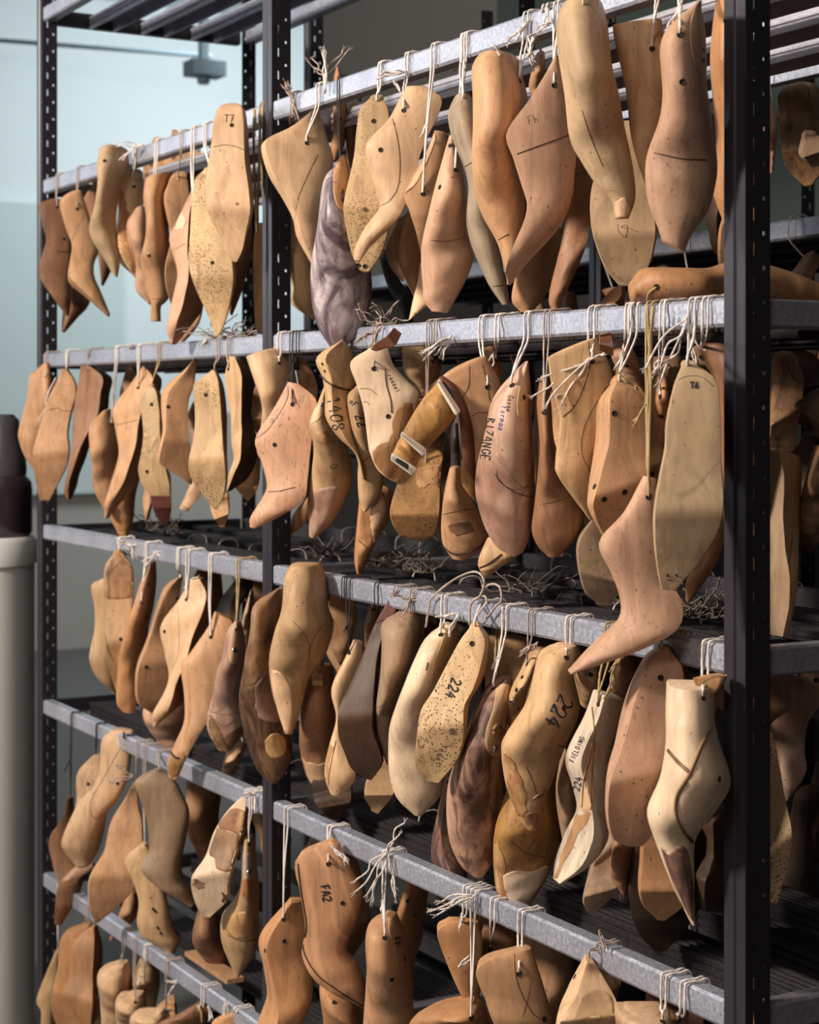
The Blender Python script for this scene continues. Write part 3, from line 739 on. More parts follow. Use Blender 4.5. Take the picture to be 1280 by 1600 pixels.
last('pinkish side-on last pencilled Fh with a saw line across its heel, top row', 'pk', -95, -.04, '1060,-30 1000,80 900,240 762,440 800,580 850,740 886,870 868,990 800,1150 755,1290 770,1372', '1085,-28 1130,60 1160,250 1170,400 1200,560 1190,700 1180,820 1140,950 1050,1080 900,1240 792,1380', c0=.1, c1=.4, h='1065,134', tas='strw 930,-150 900,-60 4', txt=[('pencil', 'Fh', 890, 330, 50, -15, .0004)], lines=[('crack', '800,575 960,515 1155,445', .0008)])
last('dark tan heavy last hanging low behind the Fh last, top row', 'tan', 150, .08, '960,850 900,1100 830,1300 800,1470 850,1545', '1100,850 1110,1100 1080,1300 1010,1450 930,1548', s=None, c1=.3)
last('reddish brown last with pointed toe just right of the Fh last, top row', 'br', 100, .05, '1180,600 1140,900 1110,1100 1050,1350 1032,1480 1055,1550', '1290,600 1300,800 1290,950 1250,1150 1170,1350 1075,1553', s=None, lines=[('crack', '1190,700 1270,665', .0006)])
last('thin last behind two white strings near top rail middle, top row', 'tan', 180, .09, '950,-60 920,60 912,150 960,300', '1010,-60 1010,60 1000,150 1020,300', h='1010,15', s='strw')
T(860, 0, 4)
last('broad pale last with scribbled sole hanging low behind the rough-toed one', 'gyl', -10, .05, '330,900 262,1120 236,1240 245,1400 300,1580 350,1690 425,1780', '640,900 655,1120 662,1240 662,1400 645,1540 605,1680 500,1785', c1=.2, s=None, lines=[('pencil', '420,1400 430,1450 470,1480 480,1410 440,1420 500,1430 550,1450', .0004)])
last('big yellowish last with roughly sawn square toe, tallest in the top row', 'gyl', 176, -.055, '75,25 48,110 60,300 100,560 130,850 200,1000 300,1160 385,1240 402,1360', '342,20 375,150 400,380 440,550 482,800 520,1000 540,1180 530,1270 495,1360', c0=.08, c1=0, h='370,182', pat=[('lt', '405,1265 465,1235 500,1310 490,1345 450,1368 410,1340', 'sawn_end')], lines=[('crack', '200,690 250,850 330,1040', .0005)], tas='strw -20,60 -30,150 3')
last('tan last with bright left edge between the two big front lasts, top row', 'tan', -120, .01, '388,158 402,260 470,560 495,850 540,1030 602,1185', '690,135 702,300 705,600 700,800 660,1000 640,1190', c0=.05, h='637,304', sole='lt', sx=40)
last('large front pink-tan last with a scored line and cone holes by the near post', 'pk', 165, -.06, '900,32 745,165 685,275 690,420 700,600 680,750 612,950 602,1100 620,1250 680,1420 702,1500', '950,36 992,150 1012,350 1008,480 1030,650 1045,800 1060,950 1050,1120 990,1320 880,1480 845,1575', c0=.15, c1=0, h='812,220 957,312,15 957,378,15 827,512', pat=[('pkl', '905,45 955,55 985,170 1004,350 1003,470 960,485 910,420 885,330 872,220 880,110', 'cone_top')], lines=[('crack', '650,955 760,980 860,995 975,998', .0008)], pins='')
last('orange last with two cone holes partly behind the near post, top row', 'or', 170, .05, '1060,-80 1032,100 1012,350 1030,600 1050,900 1020,1150 1095,1405', '1180,-80 1190,100 1190,350 1190,700 1180,1000 1150,1200 1112,1410', h='1095,130,14 1100,211,14', s=None)
G('wooden lasts lying on the deck above the second rail', None); T(800, 0, 2.6667)
last('long polished last lying on its side on the second shelf behind the near post', 'or', 178, .085, '505,1165 545,1116 620,1110 720,1112 820,1112 900,1088 1000,1075 1080,1100 1200,1140 1300,1185', '520,1262 580,1278 660,1284 760,1286 860,1287 940,1288 1020,1288 1100,1288 1200,1288 1300,1290', c0=.5, h='603,1196', s=None, dk=.8, lines=[('stry', '603,1196 570,1225 565,1280', .0016)], S=.27)
last('small orange last end lying on the second shelf left of the long one', 'or', 60, .12, '400,1225 370,1262 364,1294', '470,1197 474,1245 472,1296', s=None, c1=0)
# ================================================================ second row, left bay
G('wooden shoe lasts hanging from the second rail, left bay', 1); T(20, 540, 5.3333)
last('pale tan last in front of the far left post, outermost of the second row', 'tan', -130, -.02, '262,140 180,210 130,265 110,440 55,690 62,800 115,940 185,1045', '298,150 325,230 330,350 330,500 300,700 270,850 240,980 205,1055', h='283,262 287,408', s='strg', pat=[('tan', '250,165 285,150 315,230 325,350 300,430 265,410 245,320', 'cone_top')])
last('orange-brown last with dark right face and narrow toe, third in the second row', 'br', 72, 0, '560,178 548,270 522,400 500,560 495,700 490,850 470,1000 445,1130 430,1222 460,1275', '690,178 820,270 800,400 780,560 700,700 635,820 590,950 540,1080 520,1180 482,1278', c0=.2, h='540,292', s='strg', sole='dk')
last('sole-out tan last with a sawn heel line and white string tag, second row', 'tan', 5, -.01, '425,192 385,300 330,420 285,560 220,760 185,900 195,1060 215,1200 230,1285', '470,210 535,300 552,420 512,560 480,720 487,860 460,1000 390,1140 310,1285', c0=.2, c1=0, s='strw', lines=[('crack', '295,540 380,520 410,540 500,548', .0007), ('pencil', '300,490 370,360 450,330 520,345', .0003)], tas='strw 350,285 215,630 2')
last('plain tan last left of the saw-marked one, second row left bay', 'tan', 170, .02, '740,560 648,665 650,850 666,1000 657,1150 690,1250 740,1340 790,1420', '830,540 860,620 900,720 900,900 880,1050 860,1200 850,1300 812,1428', h='824,653', s='strw', sx=40)
last('lower brown last end seen beneath the saw-marked pair, second row left bay', 'or', 180, .07, '900,1000 850,1200 800,1400 870,1560', '1050,1100 1010,1250 1000,1450 960,1570', s=None)
last('small wedge of a last behind white strings, second row left bay', 'br', 90, .10, '950,180 905,330 892,430 910,600', '1010,190 1040,260 1020,400 970,600', s='strw')
last('side-on tan last with saw line and dark right side, second row left bay', 'tan', 70, -.005, '1082,172 990,300 832,520 850,700 882,880 860,1010 812,1180 772,1320 768,1425', '1110,175 1235,275 1200,450 1130,600 1110,750 1090,900 1060,1080 960,1220 792,1438', c0=.1, h='1045,350', sole='br', lines=[('crack', '850,662 960,640 1090,608', .0006)])
T(200, 540, 5.3333)
last('dark red-brown toe beneath the narrow speckled sole, second row left bay', 'rd', 10, .05, '200,1100 190,1230 225,1380 285,1480', '370,1100 372,1250 362,1380 330,1480', s=None)
last('thin pointed tan toe below the narrow speckled sole, second row left bay', 'tan', 90, .08, '150,1150 125,1300 150,1462', '220,1150 200,1300 160,1465', s=None)
last('narrow speckled sole-out last with waisted shank, second row left bay', 'ylsp', -8, 0, '170,350 125,410 133,560 150,750 90,1030 108,1130 150,1210 185,1248', '235,350 272,410 300,560 300,720 312,900 340,1040 362,1140 364,1200 362,1252', c0=.4, c1=.1, h='197,490 160,1050', s='stry', sx=60)
last('tan last with scooped heel and oblique blunt end, second row left bay', 'tan', 25, -.005, '572,92 460,205 330,310 270,400 275,560 290,720 250,925 275,985 400,1070 515,1148', '586,96 572,250 560,350 525,450 510,600 512,760 530,900 533,1000 535,1080 537,1150', c0=.05, h='335,510', s='strw', sx=60)
last('pinkish sliver of a last left of the yellow speckled sole, second row', 'pk', 170, .05, '560,440 502,580 520,720 540,830', '590,450 600,600 600,750 590,850', h='552,497', s=None)
last('pale cut-off toe poking out low left of the yellow speckled sole, second row', 'lt', 100, .04, '550,1100 490,1220 430,1352', '625,1180 590,1280 508,1378', c1=0, s=None)
last('shaded tan toe low right of the yellow speckled sole, second row left bay', 'tan', 0, .08, '690,1300 720,1430 760,1500', '850,1250 850,1380 810,1500', s=None)
last('yellow speckled sole-out last with broad pointed forefoot, second row left bay', 'ylsp', -8, -.01, '710,205 605,290 566,350 580,600 562,780 515,980 540,1110 635,1250 710,1350', '735,205 785,300 810,430 822,600 825,780 830,950 835,1080 812,1230 752,1352', c0=.1, c1=.5, h='650,411', s='strg', sx=20)
last('orange blunt end of a last hanging low beside the middle post, second row', 'or', 0, .06, '980,950 920,1130 905,1190 985,1285', '1110,980 1100,1130 1060,1230 1010,1288', s=None)
last('small dark tan last glimpsed left of the middle post, second row', 'tan', 0, .09, '1060,360 1025,500 1050,650 1080,740', '1110,360 1130,500 1130,650 1120,740', s=None)
last('golden-edged last with large dark sole facing right, beside middle post', 'yl', 50, 0, '835,110 802,260 822,420 852,600 862,800 885,940 842,1080 830,1195', '960,130 1060,230 1042,420 1032,600 1070,750 1080,900 1000,1100 850,1215', sole='dk', h='838,195', s='strg')
# ================================================================ second row, right bay
G('wooden shoe lasts hanging from the second rail, right bay', 1); T(380, 520, 4)
last('dark tan last right behind the pale flat-topped last, second row', 'br', 100, .06, '340,160 332,230 350,350 370,500', '400,180 450,280 470,370 450,500', s='strb', h='345,222')
last('orange toe sweeping left below the burl-flecked last, second row', 'or', 100, .06, '420,1000 310,1140 256,1275', '430,1100 380,1200 265,1288', s=None)
last('pale smooth flat-topped last leaning over the middle post, second row', 'lt', 165, -.01, '22,155 70,290 118,440 112,570 82,680 85,750 110,795', '262,92 310,210 335,350 340,480 300,600 250,700 160,800', c0=.15, h='226,190')
last('burl-flecked pink-tan side-on last on black cord, second row', 'fl', 95, -.03, '280,308 200,460 78,660 112,790 147,940 125,1020 45,1150 42,1205', '352,322 460,420 450,560 425,740 410,900 385,1040 240,1140 85,1220', c0=.05, c1=.5, s='strb', h='308,448 180,550 197,700', pat=[('pk', '285,325 275,420 170,590 85,662 90,640 200,460 270,330', 'cone_top')], lines=[('crack', '135,993 220,990 325,965', .0008)])
last('mottled last with a pink pointed toe cap below the one marked 1408', 'yl', 172, .015, '520,300 470,430 412,560 440,700 430,830 403,980 402,1120 412,1270', '530,310 545,430 575,560 640,700 682,880 650,1010 560,1180 452,1285', c0=.05, c1=.25, s=None, pins='495,452,16', pat=[('lt', '418,556 450,470 500,425 512,440 510,490 470,545 430,565', 'cone_top'), ('pkm', '412,990 520,965 635,985 600,1080 540,1180 460,1270 425,1270 410,1200'), ('ork', '460,630 520,610 570,660 540,700 490,680')], h='', lines=[('crack', '560,820 590,830 560,850 545,835 565,820', .0006)])
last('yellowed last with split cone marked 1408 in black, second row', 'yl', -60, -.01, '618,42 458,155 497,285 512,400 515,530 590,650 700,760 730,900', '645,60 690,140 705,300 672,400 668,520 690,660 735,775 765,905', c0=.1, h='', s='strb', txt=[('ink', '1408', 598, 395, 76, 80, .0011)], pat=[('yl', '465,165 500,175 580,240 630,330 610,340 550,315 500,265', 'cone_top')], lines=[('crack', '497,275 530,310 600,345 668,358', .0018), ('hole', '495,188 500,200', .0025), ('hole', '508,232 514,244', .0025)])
T(540, 520, 4)
last('yellowed last inked 22 wedged behind the long pale weathered one', 'yl', 172, .01, '60,340 12,400 32,560 76,760 74,900 82,1040 105,1112', '120,340 160,450 172,600 205,750 243,880 215,1020 138,1112', s=None, c1=.5, txt=[('ink', '22', 115, 500, 60, 75, .0012), ('ink', 'mF', 45, 410, 34, 45, .0008)], lines=[('crack', '80,832 155,768', .0005), ('crack', '85,855 115,845', .0005)])
last('narrow yellow toe tip below the weathered last, second row', 'lt', -90, .05, '215,1000 160,1090 158,1200 180,1305', '240,1000 260,1100 230,1200 190,1308', s=None, c1=.1)
last('dark orange long thin last end hanging lowest, second row right bay', 'or', -80, .08, '90,1000 70,1200 55,1350 55,1450 75,1520', '290,1000 280,1150 200,1290 150,1400 100,1525', s=None, lines=[('crack', '70,1285 140,1350', .0008)])
last('weathered side-on last with cracks and orange-brown stained heel, second row', 'wh', -90, -.02, '158,95 33,185 70,320 115,480 143,690 155,750 200,850 270,910 340,945', '262,92 300,200 380,290 460,372 440,480 410,600 400,700 385,820 372,948', h='177,225 267,523', s='strg', c0=.1, pat=[('ork', '160,740 210,700 275,650 300,540 350,440 420,440 420,560 395,700 380,830 350,935 270,905 200,845')], lines=[('crack', '248,225 255,320 282,420 288,500', .0010), ('crack', '75,350 150,352 200,390', .0004), ('crack', '100,440 130,430 150,450', .0004)], txt=[('pencil', 'reeeel', 285, 250, 30, 62, .0005)], extra=[('leather_wedge', 'leather', '160,100 200,60 260,20 300,-30', '200,115 250,100 310,80 350,10', 0, -.03)])
last('tan cone end behind the rail between weathered and corked lasts, second row', 'yl', 180, .12, '350,100 370,250 460,360 500,500', '540,90 600,200 590,260 560,450', s='strg', h='545,180')
last('brown holed cone end behind the corked last, second row', 'or', 180, .12, '850,120 840,250 900,400', '950,100 980,250 960,400', h='940,170', s='strw')
last('orange cork-bottomed broad sole-out last under the white-ended cork piece', 'cork', -3, .03, '400,820 345,890 286,1070 288,1170 340,1260 430,1298', '605,810 600,900 596,1060 582,1180 550,1265 495,1300', c1=.25, sole='corksp', s='strg', h='', pat=[('ork', '430,850 600,830 595,960 520,940 480,970 440,930')])
last('heavy-toed tan last with black cuff and dark welt line, second row', 'tan', 172, .02, '650,850 615,1000 600,1160 596,1270 620,1370 665,1410', '728,850 745,960 810,1080 870,1220 893,1300 840,1370 750,1420', c1=.2, s=None, extra=[('cuff', 'bk', '665,570 660,700 655,855', '705,570 715,700 728,855', 180, 0.)], pat=[('brst', '640,1200 720,1170 790,1190 800,1240 720,1270 650,1240')], lines=[('crack', '602,1320 660,1375 740,1380 820,1350 890,1285', .0016), ('crack', '610,1135 720,1110 830,1100', .0006)])
last('tan side-on last with dark leather sole band and cork-and-white cut heel', 'tan', -95, -.02, '602,287 690,350 755,470 795,620 806,760 810,900', '880,150 960,290 985,400 955,560 900,700 880,900', c0=.2, h='888,340', s='strw', sx=-60, lines=[('crack', '775,190 770,330 720,420', .0005), ('crack', '855,195 885,330 900,420', .0005), ('crack', '785,525 830,498 890,500', .0005)],
     extra=[('sole_band', 'leather', '584,284 640,330 692,430 712,560 725,700 740,830', '618,272 690,330 752,440 795,580 806,720 812,900', -90, -.012, 0, 0, .8),
            ('cork_heel', 'cork', '582,306 500,390 425,500 350,632', '706,505 640,590 570,665 482,745', 180, -.05, 0, 0, .8),
            ('white_heel_end', 'plastic', '582,292 575,318', '716,492 690,515', 0, -.05, 0, 0, .83),
            ('white_band', 'plastic', '352,620 343,640', '500,725 488,768', 0, -.05, 0, 0, .83),
            ('cork_heel_tip', 'cork', '350,640 318,700 292,756', '478,745 460,800 438,850', 180, -.045, 0, 0, .7),
            ('hollow_white_end', 'plastic', '290,752 283,790', '446,850 420,888', 0, -.045, 0, 0, .74),
            ('hollow_shade', 'hole', '318,786 314,800', '395,830 392,852', 0, -.075, 0, 0, .35),  # solid dark piece painted as the shaded inside of the open end
            ('cork_toe', 'cork', '722,800 725,930 760,1000 812,1055', '800,800 806,930 812,1000 820,1058', -90, 0.)])
last('tan heel end with a white collar peeking left of the cork piece, second row', 'tan', 90, .05, '600,270 500,350 425,430 418,470', '610,310 570,380 510,440 450,480', s=None, lines=[('plastic', '430,450 460,425 495,415', .003), ('leather', '425,430 455,405 495,400', .002)])
last('bare last toe with glued sole line under the handwritten pink last', 'yl', -110, .03, '880,1290 828,1420 838,1480 872,1532', '1080,1340 1050,1410 980,1460 885,1535', s=None, c1=.05, lines=[('crack', '838,1470 900,1440 975,1385', .0014)])
last('pink mottled last handwritten BIZANGE beside its cone plate, second row', 'pkm', 176, -.03, '1125,178 1040,260 950,370 902,480 872,640 826,820 810,950 826,1080 880,1240 955,1350 1040,1394', '1142,182 1164,330 1170,500 1184,650 1190,820 1190,980 1182,1100 1168,1220 1145,1310 1110,1375 1070,1396', c0=.05, c1=.2, h='1040,330 1115,404,17', s='strw', sx=70, pat=[('lt', '1130,200 1150,300 1165,420 1166,530 1140,555 1095,545 1072,500 1075,400 1095,300', 'cone_top')], txt=[('ink', 'BIZANGE', 935, 535, 54, 98, .0010), ('blue', 'Formaa', 1012, 462, 36, 98, .0006), ('pencil', 'Goooe', 1048, 392, 30, 98, .0006)], lines=[('crack', '930,880 1000,960 1080,1005 1170,1030', .0007), ('pencil', '945,860 960,930 1060,980 1150,960', .0005)])
T(800, 480, 2.6667)
last('smooth brown last with broad round toe right of the handwritten pink one', 'br', 176, .0, '120,290 100,400 108,600 97,800 84,930 110,1000 150,1038', '155,290 170,420 182,560 235,700 305,850 280,950 195,1040', c1=.25, h='135,437', s='strg', pins='125,305,11', lines=[('crack', '100,825 180,810 270,780', .0004)])
last('dark olive sole hanging low behind the knotted yellow-tan last, second row', 'gyb', 0, .06, '330,880 270,960 266,1050 300,1180 350,1228', '400,960 440,1050 450,1120 450,1180 410,1232', s=None)
last('yellow-tan side-on last with white knot on its face and dark heel leather', 'yl', -92, -.015, '150,212 165,320 200,470 182,640 195,710 320,880', '355,128 422,295 400,450 352,620 345,750 338,885', c0=.1, s='strw', h='335,225', tas=['strw 315,225 150,380 3', 'strw 315,230 125,305 2', 'strw 318,222 410,165 2'], lines=[('crack', '318,140 325,250 270,400 200,468', .0006), ('crack', '395,330 310,480 290,600 330,690', .0005)], extra=[('leather_patch', 'leather', '360,120 362,175', '410,108 422,200', 0, -.02)])
last('pink cone end behind strings right of the yellow-tan knotted last', 'pk', 180, .07, '415,160 430,230 470,300', '500,150 540,250 550,330', h='476,243', s='strw')
last('round-heeled tan last with holed heel seat behind the sweeping pink one', 'tan', 14, 0, '412,325 362,400 352,560 316,780 322,850 375,950 420,1010', '485,300 545,370 556,540 552,700 530,850 500,950 460,1015', c0=.35, h='428,443 385,800 470,770 345,748', s='strw', sx=50, tas='stry 520,340 445,275 2')
last('orange slotted cone end behind the T6 last, second row', 'or', 180, .08, '600,300 595,400 600,560', '650,295 655,400 640,560', h='618,372,12 622,455,12', s='strw')
last('brown last with pale sole edge hanging behind and right of T6, second row', 'br', -130, .045, '755,175 845,300 862,480 868,700 850,900 790,1030 722,1130 722,1215', '895,160 903,300 905,500 905,700 900,860 890,960 850,1080 745,1230', c0=.3, h='790,210', s='strw', sole='tan')
last('pink wood high-heel last swept sideways below the rest on long brown cord', 'pk', 95, -.055, '548,702 465,855 362,980 415,1110 450,1210 445,1300 350,1392 235,1512', '596,712 590,860 598,1000 628,1150 683,1185 692,1295 580,1385 245,1526', c0=.03, c1=.3, h='570,791', s='stry', sx=0, pat=[('pk', '552,712 470,860 372,978 368,972 465,850 545,708', 'cone_edge')])
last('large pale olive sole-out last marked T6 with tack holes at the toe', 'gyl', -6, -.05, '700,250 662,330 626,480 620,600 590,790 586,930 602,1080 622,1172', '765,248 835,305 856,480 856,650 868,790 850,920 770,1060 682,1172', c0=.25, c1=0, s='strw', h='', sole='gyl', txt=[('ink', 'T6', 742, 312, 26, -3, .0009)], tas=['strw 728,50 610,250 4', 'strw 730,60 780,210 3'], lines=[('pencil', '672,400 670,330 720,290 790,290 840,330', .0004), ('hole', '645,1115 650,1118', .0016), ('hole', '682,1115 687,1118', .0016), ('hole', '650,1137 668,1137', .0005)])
# ================================================================ seen past the near post
G('wooden shoe lasts beyond the near post', None); T(1160, 500, 2.857)
last('dark orange speckled sole just past the near post, level with T6', 'brst', 0, 0, '130,185 115,400 115,570', '235,190 252,300 235,570', Zc=2.28, s=None, c0=.4)
last('tall last with grey speckled sole face standing past the near post', 'tan', -55, 0, '110,585 108,750 108,900 110,1200 112,1400', '220,590 272,640 262,900 240,1180 200,1405', Zc=2.17, s=None, sole='gyb', c0=.15, c1=0, lines=[('crack', '225,960 212,1080 218,1230', .0005)])
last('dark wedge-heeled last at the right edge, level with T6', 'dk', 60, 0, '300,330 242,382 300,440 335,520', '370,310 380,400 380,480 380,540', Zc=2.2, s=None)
last('rough brown bark-like last at the right edge under the wedge-heeled one', 'brst', 170, 0, '330,570 275,780 247,880 270,938', '390,570 390,780 380,880 350,945', Zc=2.15, s=None)
T(1160, 0, 3.0769)
last('big dark curved brown last at upper right beyond the near post', 'brst', -30, 0, '160,480 170,640 210,800 290,885', '380,430 400,600 400,800 340,880', Zc=2.7, s=None)
last('small olive block-ended last in front of the big dark curved one', 'gyb', 0, 0, '285,655 270,740 325,800', '345,655 380,700 385,790', Zc=2.5, s=None, c1=0)
last('thin pink sliver of a last directly right of the near post, upper right', 'pk', 180, 0, '120,500 120,700 130,830', '158,560 167,650 150,830', Zc=2.3, s=None)
T(1160, 1020, 2.7586)
last('rosy heel-down last with cast shadow right of the near post, third row', 'pkm', 100, 0, '110,100 120,210 125,300 130,420 140,520 178,630', '375,95 335,200 275,300 257,420 258,500 190,635', Zc=2.4, s=None, c1=.2, h='320,118')
last('yellow speckled sole strip directly right of the near post, third row', 'ylsp', -10, 0, '95,340 95,600 95,900 105,1062', '122,340 165,560 203,800 150,1066', Zc=2.2, s=None)
for q, (a_, b_) in enumerate((('230,650 190,900 180,1150 200,1350', '340,600 360,900 360,1200 340,1380'), ('320,500 290,700 300,900', '400,500 400,700 400,900'), ('120,1080 110,1200 190,1330', '200,1050 250,1200 230,1340'))):
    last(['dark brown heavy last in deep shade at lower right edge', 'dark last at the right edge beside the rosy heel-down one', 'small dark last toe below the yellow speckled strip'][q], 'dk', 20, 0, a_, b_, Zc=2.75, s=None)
# ================================================================ third row, left bay
G('wooden shoe lasts hanging from the third rail, left bay', 2); T(130, 840, 4)
last('yellowish side-on last behind the oval-heeled one, leftmost of third row', 'yl', -100, .02, '130,252 58,295 76,430 80,560 56,700 62,780 112,880 200,975', '140,258 200,350 205,500 215,650 220,760 222,850 222,930 215,985', s=None, h='')
last('round-heeled dark-topped last with a hole, third row left bay', 'yl', 8, -.01, '200,90 145,180 139,380 150,540 152,700 180,850 205,950', '250,90 322,180 330,350 310,500 285,650 262,800 232,950', c0=.35, h='239,232 235,635', s='strw', pat=[('brst', '205,95 155,180 143,290 145,385 310,380 318,290 305,180 255,100')], lines=[('crack', '140,285 320,290', .0004), ('hole', '138,570 145,650 165,720 190,770', .0006)], tas=['strw 260,60 330,80 3'])
last('slim orange last with two peg holes and block toe, third row left bay', 'or', 172, -.01, '427,152 367,270 325,400 272,560 220,740 207,880 204,1035 240,1085', '445,158 445,280 427,430 398,560 385,680 345,810 345,950 322,1095', c0=.05, c1=0, h='365,407 407,290 393,497', s='strw', sx=30, pat=[('pk', '425,160 440,175 437,290 405,425 355,460 330,430 370,280', 'cone_top')])
last('pink toe hanging low behind the seamed side-on last, third row left bay', 'pk', 150, .06, '400,1000 382,1100 430,1220 495,1320 550,1375', '620,1050 640,1150 640,1240 620,1320 572,1380', s=None)
last('tan sole-out last with dark left rim, third row left bay', 'tan', 25, 0, '590,248 502,312 445,460 400,620 345,770 330,900 348,1030 428,1088', '625,260 605,380 545,500 512,620 522,760 540,880 520,1000 450,1088', c0=.3, h='590,380 395,810', s='strw', sx=-20, sole='tan')
last('pale side-on last with seam and knotted white string, third row left bay', 'lt', 75, -.015, '665,270 602,380 480,555 505,720 535,860 510,960 440,1090 438,1170', '752,255 812,332 812,420 742,560 690,720 632,880 610,1040 458,1178', c0=.25, c1=.1, h='645,387 508,587', sole='br', tas='strw 640,310 700,250 4', lines=[('crack', '590,430 600,600 590,740 540,850', .0004)])
last('tan last with split orange toe knob tied by a dark wire, third row left bay', 'tan', 95, -.01, '822,460 780,560 655,738 610,790 632,980 630,1150 570,1290 526,1400 530,1485', '930,510 950,600 905,700 870,830 832,980 790,1120 700,1280 640,1400 595,1505', c0=.05, c1=.3, h='798,622', pat=[('ork', '555,1330 620,1335 635,1400 615,1480 570,1500 535,1480 528,1400')], lines=[('strb', '545,1335 570,1370 600,1380', .0022)])
last('small pink cone end beside the big brown rimmed last, third row left bay', 'pk', 180, .05, '1045,330 1000,480 980,600 985,700', '1060,340 1062,450 1055,560 1040,700', h='1048,370 1035,490', s=None)
last('pale stub end hanging below the pink slim last, third row left bay', 'lt', 180, .06, '895,1330 868,1430 865,1475', '1020,1300 980,1400 905,1488', c1=0, s=None)
last('slim pink last with brown toe underside and steel-pinned cone, third row', 'pkm', 176, -.015, '955,515 900,585 870,740 832,850 802,1000 770,1120 776,1220 840,1325', '985,540 1000,620 1005,720 990,850 985,1000 1000,1120 1005,1220 925,1332', c0=.1, c1=.2, s='stry', h='958,577', pins='948,703,20', pat=[('pk', '945,560 985,570 982,660 965,780 930,790 908,740 918,640', 'cone_top'), ('brst', '775,1130 800,1110 805,1200 840,1300 900,1325 960,1290 1000,1180 1000,1230 920,1330 850,1325 790,1250'), ], lines=[('crack', '805,1090 880,1108 970,1095', .0004), ('crack', '815,1130 880,1180 960,1130', .0004)])
G('wooden shoe lasts hanging from the third rail, right bay', 2); T(360, 870, 4)
last('big brown rimmed last with round plug hanging across the middle post', 'brst', 150, -.045, '300,192 155,290 132,450 102,620 56,850 60,1000 100,1180 160,1330 235,1405', '330,200 340,400 340,600 345,800 360,950 375,1100 390,1220 350,1340 290,1412', c0=.1, c1=.25, s=None, pins='', pat=[('ork', '215,1150 260,1105 320,1115 350,1170 330,1240 270,1262 225,1220', 'round_plug'), ('stp', '160,800 230,700 290,780 320,960 300,1030 200,1020 155,940')], lines=[('crack', '75,800 150,790 210,700', .0006)])
last('dark shoe-shaped last with lighter toe below the tall golden one, third row', 'br', 176, .02, '505,700 450,850 430,1050 432,1220 480,1390 570,1495', '640,700 650,850 655,1000 650,1200 640,1400 622,1500', c1=.2, s=None, pat=[('lt', '436,1230 470,1285 560,1290 635,1270 640,1400 620,1490 570,1495 500,1420')])
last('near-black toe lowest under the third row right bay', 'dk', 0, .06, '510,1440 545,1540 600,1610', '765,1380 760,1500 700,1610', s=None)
last('small pale heel block tucked right of the tall golden last', 'lt', 0, .02, '550,660 512,740 520,822', '568,662 580,740 578,822', c1=0, s=None)
last('tall golden last standing over the third rail at the middle post', 'yl', 176, -.055, '370,60 335,130 318,330 270,480 236,650 250,820 292,970 335,1098', '565,60 592,140 605,330 640,450 585,640 490,770 445,940 388,1105', c0=.25, c1=.35, s=None, h='', pat=[('lt', '243,700 300,715 350,760 382,840 388,980 380,1090 350,1112 320,1060 290,960 255,820', 'toe_sole')], lines=[('crack', '390,400 470,490 495,580 480,720', .0005), ('crack', '600,400 520,510 490,620', .0005), ('hole', '292,725 294,728', .0016)])
last('brown last hanging from rear of third rail behind black cord', 'tan', -90, .09, '625,260 610,400 640,560 700,700', '780,270 790,400 760,520 740,700', s='strb', lines=[('crack', '610,340 660,420', .0004)])
last('orange cone end behind black cord under the third rail', 'or', 180, .1, '870,310 840,420 840,560', '940,310 920,420 900,560', h='898,330', s='strb')
last('pale last with golden rim and dark lower band on black cord, third row', 'lt', 110, 0, '770,515 722,620 633,820 662,1000 620,1170 590,1300 590,1390 625,1482', '830,540 825,640 770,800 710,960 730,1150 780,1300 775,1390 700,1485', c0=.1, c1=.15, s='strb', h='742,600', pat=[('ork', '640,1180 615,1190 592,1290 595,1400 612,1400 615,1290')], lines=[('crack', '615,1480 620,1350 660,1150', .0008)])
last('pale rounded toe showing below the black-soled last, third row', 'yl', 0, .03, '900,1250 850,1390 842,1490 880,1570', '1000,1290 1030,1400 1010,1490 930,1595', s=None)
last('black rough-soled last with reddish tip, third row right bay', 'dk', -12, -.01, '985,268 900,420 822,620 742,800 682,940 680,1100 718,1220 760,1320 850,1385', '1050,335 1000,400 955,520 932,700 912,900 900,1050 940,1180 955,1280 885,1387', c0=.25, c1=.2, s='strg', h='', pat=[('rd', '985,275 1045,335 1000,375 920,410 910,400 950,330')], sole='dk')
last('grey-brown worn last with scratched marks beside the black-soled one', 'gyb', 176, -.01, '1050,350 946,425 945,560 935,750 900,980 905,1100 942,1210 972,1290', '1195,335 1222,420 1190,520 1150,640 1095,760 1035,950 1010,1100 992,1295', c0=.1, s='strg', txt=[('pencil', 'IHI', 940, 930, 60, 8, .0005)])
T(560, 920, 4)
last('long whitewashed wide last leaning behind the sole marked 224', 'wh', 168, -.025, '540,218 420,310 340,460 260,660 196,840 184,1000 192,1190 248,1345 345,1412', '622,228 640,300 602,420 562,560 522,700 522,850 540,1000 540,1200 505,1310 400,1415', c0=.15, c1=.15, s='strw', h='515,288', pat=[('yl', '545,240 615,225 632,300 590,420 520,520 455,590 480,450 520,330', 'cone_top')], tas=['strw 600,160 490,165 3', 'strw 620,170 560,270 4'], lines=[('crack', '435,460 425,510', .0010), ('crack', '184,1010 194,1190 250,1350 345,1420', .0009)])
